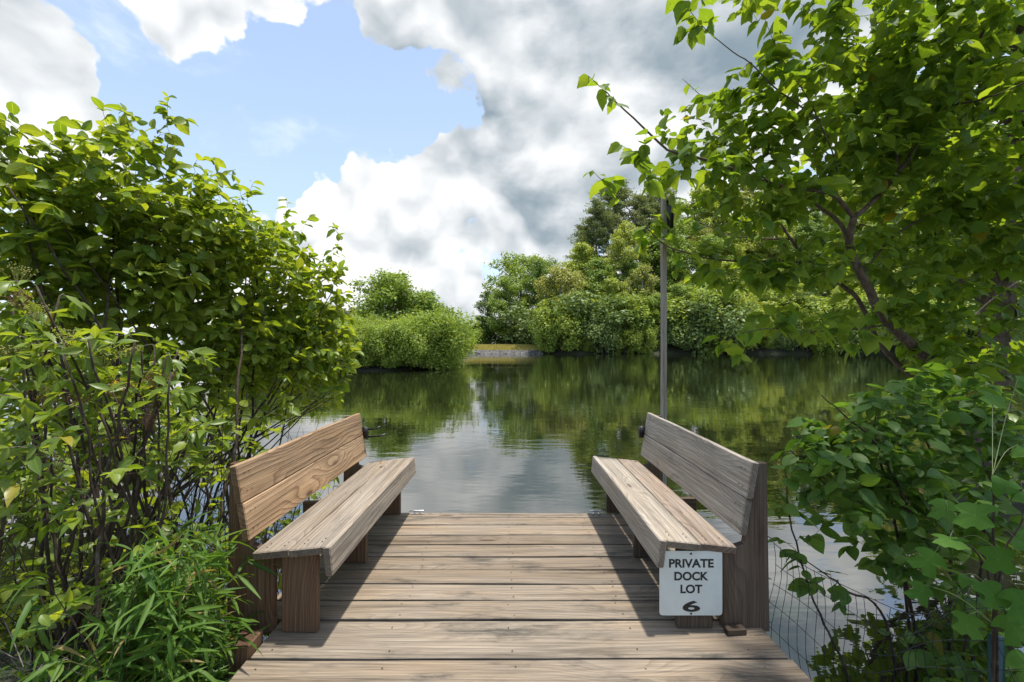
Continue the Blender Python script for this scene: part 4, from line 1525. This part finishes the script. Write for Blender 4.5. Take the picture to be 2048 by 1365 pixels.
# ---- cane grass between the shrubs and the dock
M_BLADE = leaf_mat('cane_blade', (.055, .130, .018), (.115, .205, .030), (.30, .24, .10), trans=.45, rough=.5, spec=.3, odd=.03, tgain=(1.6, 1.5, .5))
C = Plant('cane_grass', (-1.55, 2.0, float(ground_h(-1.55, 2.0))), 'clump of green river cane with long narrow blades beside the dock edge', 'plant', 51)
rgC = C.rg
for i in range(270):
    near = rgC.uniform() < .78
    bx, by = (rgC.uniform(-1.62, -1.34), rgC.uniform(1.85, 2.2)) if near else (rgC.uniform(-1.85, -1.45), rgC.uniform(1.75, 2.3))
    base = np.array([bx, by, float(ground_h(bx, by)) - .03])
    h = rgC.uniform(.2, .85) if near else rgC.uniform(.2, .8)
    lean = np.array([rgC.normal(.12, .11), rgC.normal(-.03, .10), 0])
    tip = base + lean * 1.4 + np.array([0, 0, h])
    tip[0] = min(tip[0], -1.29)
    mid = base * .45 + tip * .55 - lean * .35 + np.array([0, 0, .05])
    pth = smooth_path([base, mid, tip], 9)
    C.twigs.tube(pth - C.o, np.linspace(.0028, .001, len(pth)), 4, False)
    C.tw.append(pth)
C.leafy(.165, .075, .2, droop=.12, up=.7, fwd=.75, tip=3, keep=.95, wild=.4, maxlen=.8)
C.finish(T_BLADE, M_BLADE, simple_mat('cane_stalk', (.16, .17, .06), .5, var=.3))

# ---- dead grey twigs, bottom left corner
Dn = Plant('dead_twigs', (-1.95, 1.75, .2), 'bare pale grey dead twigs lying in the bottom left corner of the bank', 'twigs', 53)
for i in range(20):
    a = P(Dn.rg.uniform(-40, 80), Dn.rg.uniform(1310, 1420), 1.72 + Dn.rg.uniform(-.08, .1))
    e = a + np.array([Dn.rg.normal(0, .09), Dn.rg.normal(0, .05), Dn.rg.uniform(.03, .2)])
    Dn.twigs.tube(smooth_path([a, (a + e) / 2 + Dn.rg.normal(0, .02, 3), e], 6) - Dn.o, .0019, 4, False)
o = Dn.twigs.build('twig', M_GTWIG, Dn.root, True)
o['kind'] = 'stuff'

# ---- maple leaning over from the right
M_LEAF_M = leaf_mat('maple_leaf', (.098, .192, .027), (.185, .275, .040), (.22, .21, .03), trans=.56, rough=.52, spec=.25, odd=.005, tgain=(1.9, 1.6, .45))
MP = Plant('maple_tree', (5.73, 5.25, float(ground_h(5.73, 5.25))), 'young maple with a forked brown trunk leaning in from the right over the pale bench', 'tree', 61)


DS = 1.75                        # depth factor of the leaning tree


def PL(lst, d=None):
    out = []
    for q in lst:
        if len(q) > 2:
            d = q[2] * DS
        out.append(P(q[0], q[1], d))
    return out


tr = PL([(2010, 1300, 3.0), (1985, 1000, 3.0), (1940, 850, 3.0), (1886, 746, 2.95), (1836, 701), (1780, 650, 2.9), (1748, 600), (1717, 536, 2.85), (1699, 488), (1708, 435, 2.8)])
tr[0][2] = min(tr[0][2], float(ground_h(tr[0][0], tr[0][1])) - .05)
MP.stem(tr, .070, .034, M_MBARK, 'trunk', 9, 40, .004)
MP.stem(PL([(1708, 435, 2.8), (1740, 410), (1800, 343), (1836, 290), (1893, 211, 2.75), (1932, 145), (1968, 62, 2.7), (1994, -30), (2010, -160)]), .028, .012, M_MBARK, 'branch', 7, 30, .003)
MP.stem(PL([(1708, 435, 2.8), (1673, 396, 2.75), (1634, 382, 2.7), (1546, 369, 2.6), (1466, 338, 2.55), (1396, 316, 2.5), (1335, 299, 2.45), (1282, 250, 2.4), (1238, 211), (1203, 176), (1176, 152, 2.35)]), .025, .0022, M_MBARK, 'branch', 7, 36, .002, True)
MP.stem(PL([(1699, 488, 2.85), (1677, 444, 2.9), (1629, 409, 2.95), (1581, 387, 3.0), (1520, 350), (1466, 281, 3.05), (1423, 215, 3.1), (1365, 158)]), .025, .0025, M_MBARK, 'branch', 7, 30, .002, True)
MP.stem(PL([(1950, 860, 3.03), (1914, 807, 3.05), (1864, 774), (1802, 734, 3.1), (1755, 680), (1717, 600), (1677, 567), (1616, 523), (1581, 479), (1561, 448, 3.15)]), .040, .014, M_MBARK, 'branch', 8, 34, .003)
MP.stem(PL([(1607, 521, 3.1), (1537, 523, 3.0), (1458, 523, 2.9), (1387, 510, 2.85), (1326, 488, 2.8), (1291, 453, 2.75), (1247, 409, 2.7), (1203, 360), (1185, 343, 2.65)]), .013, .002, M_MBARK, 'branch', 6, 30, .002, True)
MP.stem(PL([(1581, 479, 3.1), (1510, 477, 3.2), (1458, 470, 3.3), (1396, 444, 3.3)]), .013, .006, M_MBARK, 'branch', 6, 14, .002)
MP.stem(PL([(1634, 382, 2.7), (1662, 372), (1673, 345), (1664, 303, 2.65), (1638, 242, 2.6), (1616, 198), (1585, 149, 2.55), (1559, 110, 2.5), (1530, 40)]), .010, .002, M_MBARK, 'branch', 6, 26, .002, True)
MP.stem(PL([(1638, 242, 2.6), (1590, 205), (1550, 176), (1502, 127), (1466, 105), (1414, 62, 2.55), (1383, 26), (1355, -30, 2.5)]), .009, .002, M_MBARK, 'branch', 6, 24, .002, True)
MP.stem(PL([(1780, 650, 2.9), (1698, 660, 2.8), (1598, 663, 2.7), (1539, 657, 2.6), (1481, 669, 2.55), (1440, 690, 2.5)]), .012, .002, M_MBARK, 'branch', 6, 24, .002, True)
MP.stem(PL([(1800, 343, 2.8), (1780, 250, 2.9), (1740, 150, 3.0), (1700, 50), (1680, -80, 3.0)]), .013, .004, M_MBARK, 'branch', 6, 20, .002)
MP.stem(PL([(1893, 211, 2.75), (1960, 200, 2.6), (2040, 170, 2.4), (2120, 120, 2.2)]), .012, .004, M_MBARK, 'branch', 6, 16, .002)
MP.stem(PL([(1717, 560, 2.87), (1780, 480, 2.95), (1860, 430, 3.0), (1960, 390, 3.1), (2060, 330, 3.1)]), .014, .005, M_MBARK, 'branch', 6, 18, .002)
MP.stem(PL([(1864, 774, 3.05), (1900, 700, 3.2), (1960, 620, 3.3), (2040, 560, 3.3)]), .014, .005, M_MBARK, 'branch', 6, 16, .002)
M_BL = [(1215, 200, 2.38, 28, 35, .08, 1.0), (1250, 290, 2.4, 50, 45, .12, .9), (1330, 330, 2.5, 80, 55, .2, 1.0), (1420, 360, 2.65, 90, 60, .25, 1), (1510, 400, 2.8, 130, 80, .4, 1.0), (1450, 230, 2.85, 90, 80, .35, .75),
        (1370, 240, 2.9, 50, 60, .2, .6), (1400, 80, 2.55, 45, 60, .15, .6), (1560, 190, 2.7, 110, 110, .4, .7), (1500, 300, 2.9, 110, 60, .35, .8), (1650, 90, 2.8, 120, 80, .4, .75), (1780, 150, 2.85, 120, 130, .45, .9),
        (1900, 120, 2.65, 130, 130, .45, 1.0), (1700, 300, 2.9, 140, 110, .45, .95), (1850, 350, 3.0, 140, 110, .45, 1.0), (1600, 530, 3.0, 140, 55, .35, .9), (1750, 530, 3.05, 120, 80, .4, .9),
        (1960, 440, 3.0, 110, 140, .45, 1.0), (1490, 545, 2.9, 110, 40, .25, .8), (1390, 520, 2.85, 80, 40, .2, .8), (1300, 460, 2.78, 60, 45, .15, .8), (1215, 370, 2.7, 35, 30, .1, .6), (1590, 650, 2.7, 105, 40, .2, .8),
        (1470, 700, 2.52, 50, 35, .12, .9), (1710, 660, 2.85, 90, 45, .25, .7), (1850, 640, 3.1, 130, 60, .35, .8), (1960, 690, 3.1, 90, 70, .35, .8), (1830, 600, 2.85, 100, 60, .25, .9), (1900, 730, 2.8, 100, 60, .25, .9), (1600, -40, 2.7, 200, 60, .4, .5), (1900, -60, 2.7, 220, 80, .5, .7), (2120, 300, 2.7, 90, 300, .5, .6)]
M_BL = [(a, b, c * DS, d, e, f * DS, w) for a, b, c, d, e, f, w in M_BL]
tg = blob_targets(MP.rg, M_BL, 84)
pxs = VX + tg[:, 0] / tg[:, 1] * F
tg = tg[MP.rg.uniform(0, 1, len(tg)) < np.clip((pxs - 900) / 600, .62, 1)]
MP.sprout(tg, .010, .0018, .15, .05)
MP.leafy(.175, .085, .25, droop=.75, up=.75, fwd=.35, tip=2, keep=.92, wild=.42, maxlen=.5)
MP.finish(T_MAPLE, M_LEAF_M, M_TWIG)

# ---- thicker tree behind it
M_LEAF_T = leaf_mat('broad_leaf', (.100, .185, .030), (.170, .250, .044), trans=.46, rough=.4, tgain=(1.7, 1.5, .5))  # leaf green of the thicker tree and of the added bank tree
T2 = Plant('shade_tree', (6.92, 6.56, float(ground_h(6.92, 6.56))), 'thicker dark trunk standing behind the maple at the right edge', 'tree', 67)
tr = PL([(1975, 1180, 3.75), (1978, 950), (1985, 750), (2000, 560, 3.8), (2030, 300, 3.85), (2060, 0, 3.9), (2080, -250)])
tr[0][2] = min(tr[0][2], float(ground_h(tr[0][0], tr[0][1])) - .05)
T2.stem(tr, .22, .13, M_MBARK, 'trunk', 12, 40, .006)
T2.stem(PL([(1990, 640, 3.8), (1900, 540, 3.9), (1790, 470, 4.1), (1680, 440, 4.2)]), .03, .008, M_MBARK, 'branch', 6, 18, .003)
T2.stem(PL([(2020, 400, 3.85), (1930, 280, 4.0), (1820, 180, 4.1), (1720, 120, 4.2)]), .03, .008, M_MBARK, 'branch', 6, 18, .003)
T2.stem(PL([(1985, 760, 3.78), (1890, 690, 3.9), (1790, 650, 4.0)]), .02, .006, M_MBARK, 'branch', 6, 14, .003)
T_BL = [(1880, 200, 4.1, 190, 170, .5, 1), (1960, 450, 4.0, 130, 150, .5, 1), (1800, 480, 4.1, 150, 90, .5, .8), (1980, 640, 3.9, 90, 90, .4, .8), (1850, 660, 4.0, 110, 50, .4, .6), (2050, 100, 3.9, 150, 200, .5, 1), (1720, 200, 4.1, 110, 110, .4, .6), (1930, 800, 3.7, 110, 70, .35, .9), (2010, 880, 3.6, 70, 90, .3, .9)]
T_BL = [(a, b, c * DS, d, e, f * DS, w) for a, b, c, d, e, f, w in T_BL]
T2.sprout(blob_targets(T2.rg, T_BL, 40), .007, .0014, .2)
T2.leafy(.215, .10, .25, droop=.5, up=.8, fwd=.4, tip=2, keep=.9, maxlen=.5)
T2.finish(T_ALDER, M_LEAF_T, M_TWIG, single=120)

DS = 1.0
# ---- leafy shrub at the lower right, beside the pale bench
M_LEAF_S = leaf_mat('toothed_leaf', (.065, .145, .026), (.120, .210, .038), (.20, .18, .03), trans=.50, rough=.48, spec=.35, odd=.01, tgain=(1.6, 1.5, .5))
S = Plant('alder_shrub', (2.42, 2.6, float(ground_h(2.42, 2.6))), 'dark green leafy shrub at the water edge right of the pale bench', 'shrub', 71)
for c_, r_ in (([(1870, 1420, 2.6), (1855, 1200), (1830, 1060), (1760, 900), (1700, 840), (1642, 790)], .012), ([(1880, 1420, 2.6), (1820, 1200, 2.55), (1740, 1060, 2.5), (1640, 960, 2.45), (1580, 900, 2.45)], .011),
               ([(1890, 1420, 2.62), (1900, 1150, 2.7), (1880, 950, 2.75), (1820, 830, 2.8)], .013), ([(1850, 1420, 2.5), (1780, 1280, 2.45), (1690, 1180, 2.4), (1610, 1120, 2.38)], .009),
               ([(1840, 1440, 2.45), (1700, 1370, 2.38), (1640, 1230, 2.4), (1585, 1060, 2.42), (1570, 940, 2.42)], .008), ([(1900, 1420, 2.6), (1960, 1150, 2.6), (1980, 950, 2.7)], .012),
               ([(1880, 1430, 2.5), (1930, 1300, 2.35), (1990, 1200, 2.3)], .010), ([(1870, 1420, 2.6), (1800, 1100, 2.7), (1750, 880, 2.8), (1760, 800, 2.85)], .010)):
    q = PL(c_)
    q[0][2] = min(q[0][2], float(ground_h(q[0][0], q[0][1])) - .03)
    S.stem(q, r_, .003, M_STEM, 'stem', 6, 24, .003)
S_BL = [(1635, 920, 2.45, 85, 45, .2, 1.1), (1740, 940, 2.65, 120, 80, .3, 1), (1850, 1000, 2.7, 120, 110, .35, 1), (1660, 1010, 2.5, 90, 50, .2, .8), (1600, 1110, 2.4, 45, 60, .12, .6), (1680, 1170, 2.4, 70, 35, .15, .4),
        (1790, 1110, 2.55, 100, 50, .25, .7), (1950, 900, 2.8, 100, 90, .3, .9), (1800, 830, 2.8, 120, 60, .25, 1), (1900, 790, 3.0, 110, 60, .3, 1), (1700, 870, 2.7, 110, 50, .25, .9), (1960, 1260, 2.35, 90, 110, .25, .7), (1860, 1330, 2.3, 60, 50, .2, .5), (1570, 1010, 2.42, 25, 60, .08, .5)]
t_ = blob_targets(S.rg, S_BL, 480)
t_ = t_[t_[:, 0] > 1.42]
S.sprout(t_, .005, .0011, .2, .05)
S.leafy(.100, .050, .25, droop=.45, up=.85, fwd=.5, tip=2, keep=.92, maxlen=.4)
S.finish(T_ALDER, M_LEAF_S, M_STEM)

# ---- tulip tree sapling with big lobed leaves, right edge
M_LEAF_U = leaf_mat('lobed_leaf', (.060, .150, .020), (.095, .195, .028), trans=.42, rough=.6, spec=.2, tgain=(1.5, 1.5, .5))
U = Plant('tulip_sapling', (1.98, 1.85, float(ground_h(1.98, 1.85))), 'sapling with large bright green notched leaves at the lower right edge', 'plant', 73)
for top in ((1985, 950, 1.85), (1900, 1060, 1.85), (2060, 1000, 1.8)):
    q = [np.array([1.98, 1.85, float(ground_h(1.98, 1.85)) - .05]), P(1990, 1250, 1.83), P(*top)]
    U.stem(q, .007, .003, M_STEM, 'stem', 6, 14, .003)
for px, py, d, ax, sz in ((1955, 1010, 1.75, (-.2, -.5, -.5), .145), (1900, 1075, 1.78, (-.4, -.4, -.6), .125), (2030, 1075, 1.7, (.3, -.5, -.4), .15), (1990, 1095, 1.72, (-.3, -.6, -.7), .12), (1870, 1105, 1.85, (-.6, -.3, -.5), .12),
                          (1965, 1165, 1.75, (.1, -.5, -.8), .12), (2040, 1180, 1.68, (-.2, -.5, -.7), .14), (1920, 1150, 1.82, (.3, -.4, -.9), .11), (1985, 965, 1.8, (.6, -.3, .0), .12), (1890, 1000, 1.9, (-.5, -.4, -.3), .11),
                          (2045, 985, 1.78, (.2, -.5, -.4), .12), (2010, 1230, 1.75, (.2, -.5, -.7), .12), (1935, 1230, 1.8, (-.4, -.4, -.7), .11), (2030, 1300, 1.7, (.1, -.5, -.6), .13), (1850, 1170, 1.9, (-.6, -.3, -.7), .10),
                          (2035, 890, 1.9, (.3, -.4, -.5), .13), (1985, 790, 2.1, (-.5, -.4, -.2), .13), (2035, 760, 2.1, (.1, -.5, -.3), .13)):
    p = P(px, py, d)
    Pn = np.concatenate(U.np_)
    j = int(np.argmin(np.linalg.norm(Pn - p, axis=1) * (1 + .4 * (Pn[:, 2] > p[2]))))
    U.twigs.tube(smooth_path([Pn[j], (Pn[j] + p) / 2 + np.array([0, 0, .03]), p], 6) - U.o, .0016, 4, False)
    a = unit(np.array(ax) + U.rg.normal(0, .12, 3))
    U.lp.append(p)
    U.lR.append((a, unit(np.array([-.1, -.45, .85]) + U.rg.normal(0, .22, 3))))
    U.ls.append(sz * .84)
U.finish(T_TULIP, M_LEAF_U, simple_mat('green_stalk', (.12, .15, .04), .5), single=12)

# ---- a bank tree added beside the dock, just outside the picture, whose limb shades the right hand corner
for nm_, foot, lab, bl, sd in (('unseen_bank_tree', (5.2, .4), 'leafy tree on the right bank, out of view, added so its limb shades the fence and dock corner', [(2.35, 2.2, 5.0, .7, .6, .5), (3.3, 2.5, 5.2, .8, .7, .6), (4.3, 1.8, 5.6, 1.1, 1.0, .9)], 83),):
    K = Plant(nm_, (foot[0], foot[1], float(ground_h(*foot))), lab, 'tree', sd)
    b0 = K.o + np.array([0, 0, -.1])
    K.stem([b0, b0 + np.array([0, 0, 2.2]), b0 + np.array([.1, .2, 4.6]), b0 + np.array([.1, .1, 6.5])], .13, .05, M_MBARK, 'trunk', 10, 20, .01)
    for q in bl:
        K.stem([b0 + np.array([.1, .15, 3.6]), (b0 + np.array([0, 0, 4.4]) + np.array(q[:3])) / 2 + np.array([0, 0, .3]), np.array(q[:3])], .04, .008, M_MBARK, 'branch', 6, 16, .01)
    tt = []
    for q in bl:
        u = unit(K.rg.normal(size=(95, 3))) * K.rg.uniform(0, 1, (95, 1)) ** .4
        tt.append(np.array(q[:3]) + u * np.array(q[3:]))
    K.sprout(np.concatenate(tt), .007, .0014, .15, .03)
    K.leafy(.15, .075, .2, droop=.5, up=.85, fwd=.4, tip=2, keep=.95, maxlen=.5)
    K.finish(T_ALDER, M_LEAF_T, M_TWIG, single=0)

# ---- one yellow leaf lying on the far end of the left seat
fl = empty('fallen_leaf', tuple(P(766, 927, 3.72)), 'small yellow fallen leaf lying on the far end of the warm brown bench seat', 'leaf')
tv, tf, rb = T_OVAL[1]
fme = mesh_np('leaf', tv, [i for f in tf for i in f], np.cumsum([0] + [len(f) for f in tf[:-1]]), simple_mat('yellow_leaf', (.42, .22, .04), .6), True)
fo = link(bpy.data.objects.new('leaf_blade', fme), fl)
fo.scale = (.05, .05, .05)
fl.location.z = ZD + .485
fl.rotation_euler = (.1, .05, .7)

# ---- low grass on the near banks
gr_ = np.random.default_rng(91)
gx_ = np.concatenate([gr_.uniform(-12, -1.45, 9000), gr_.uniform(2.3, 12, 6000)])
gy_ = gr_.uniform(-6, 5.5, len(gx_))
gz_ = ground_h(gx_, gy_)
kp = gz_ > .04
gp = np.stack([gx_, gy_, gz_], 1)[kp]
R = rot_frames(gr_.normal(size=(len(gp), 3)) * np.array([1, 1, .2]), np.array([0, 0, 1.0]) + gr_.normal(size=(len(gp), 3)) * .45)
o = link(bpy.data.objects.new('grass', scatter_mesh('grass', (np.array([(-.03, 0, 0), (.03, 0, 0), (.012, .6, .06), (-.012, .6, .06), (0, 1, .2)]), [(0, 1, 2, 3), (3, 2, 4)], None), gp, R, gr_.uniform(.12, .34, len(gp)), M_BLADE, gr_.uniform(0, 1, len(gp)))))
tag(o, 'short rough grass and weeds covering the near banks', kind='stuff')
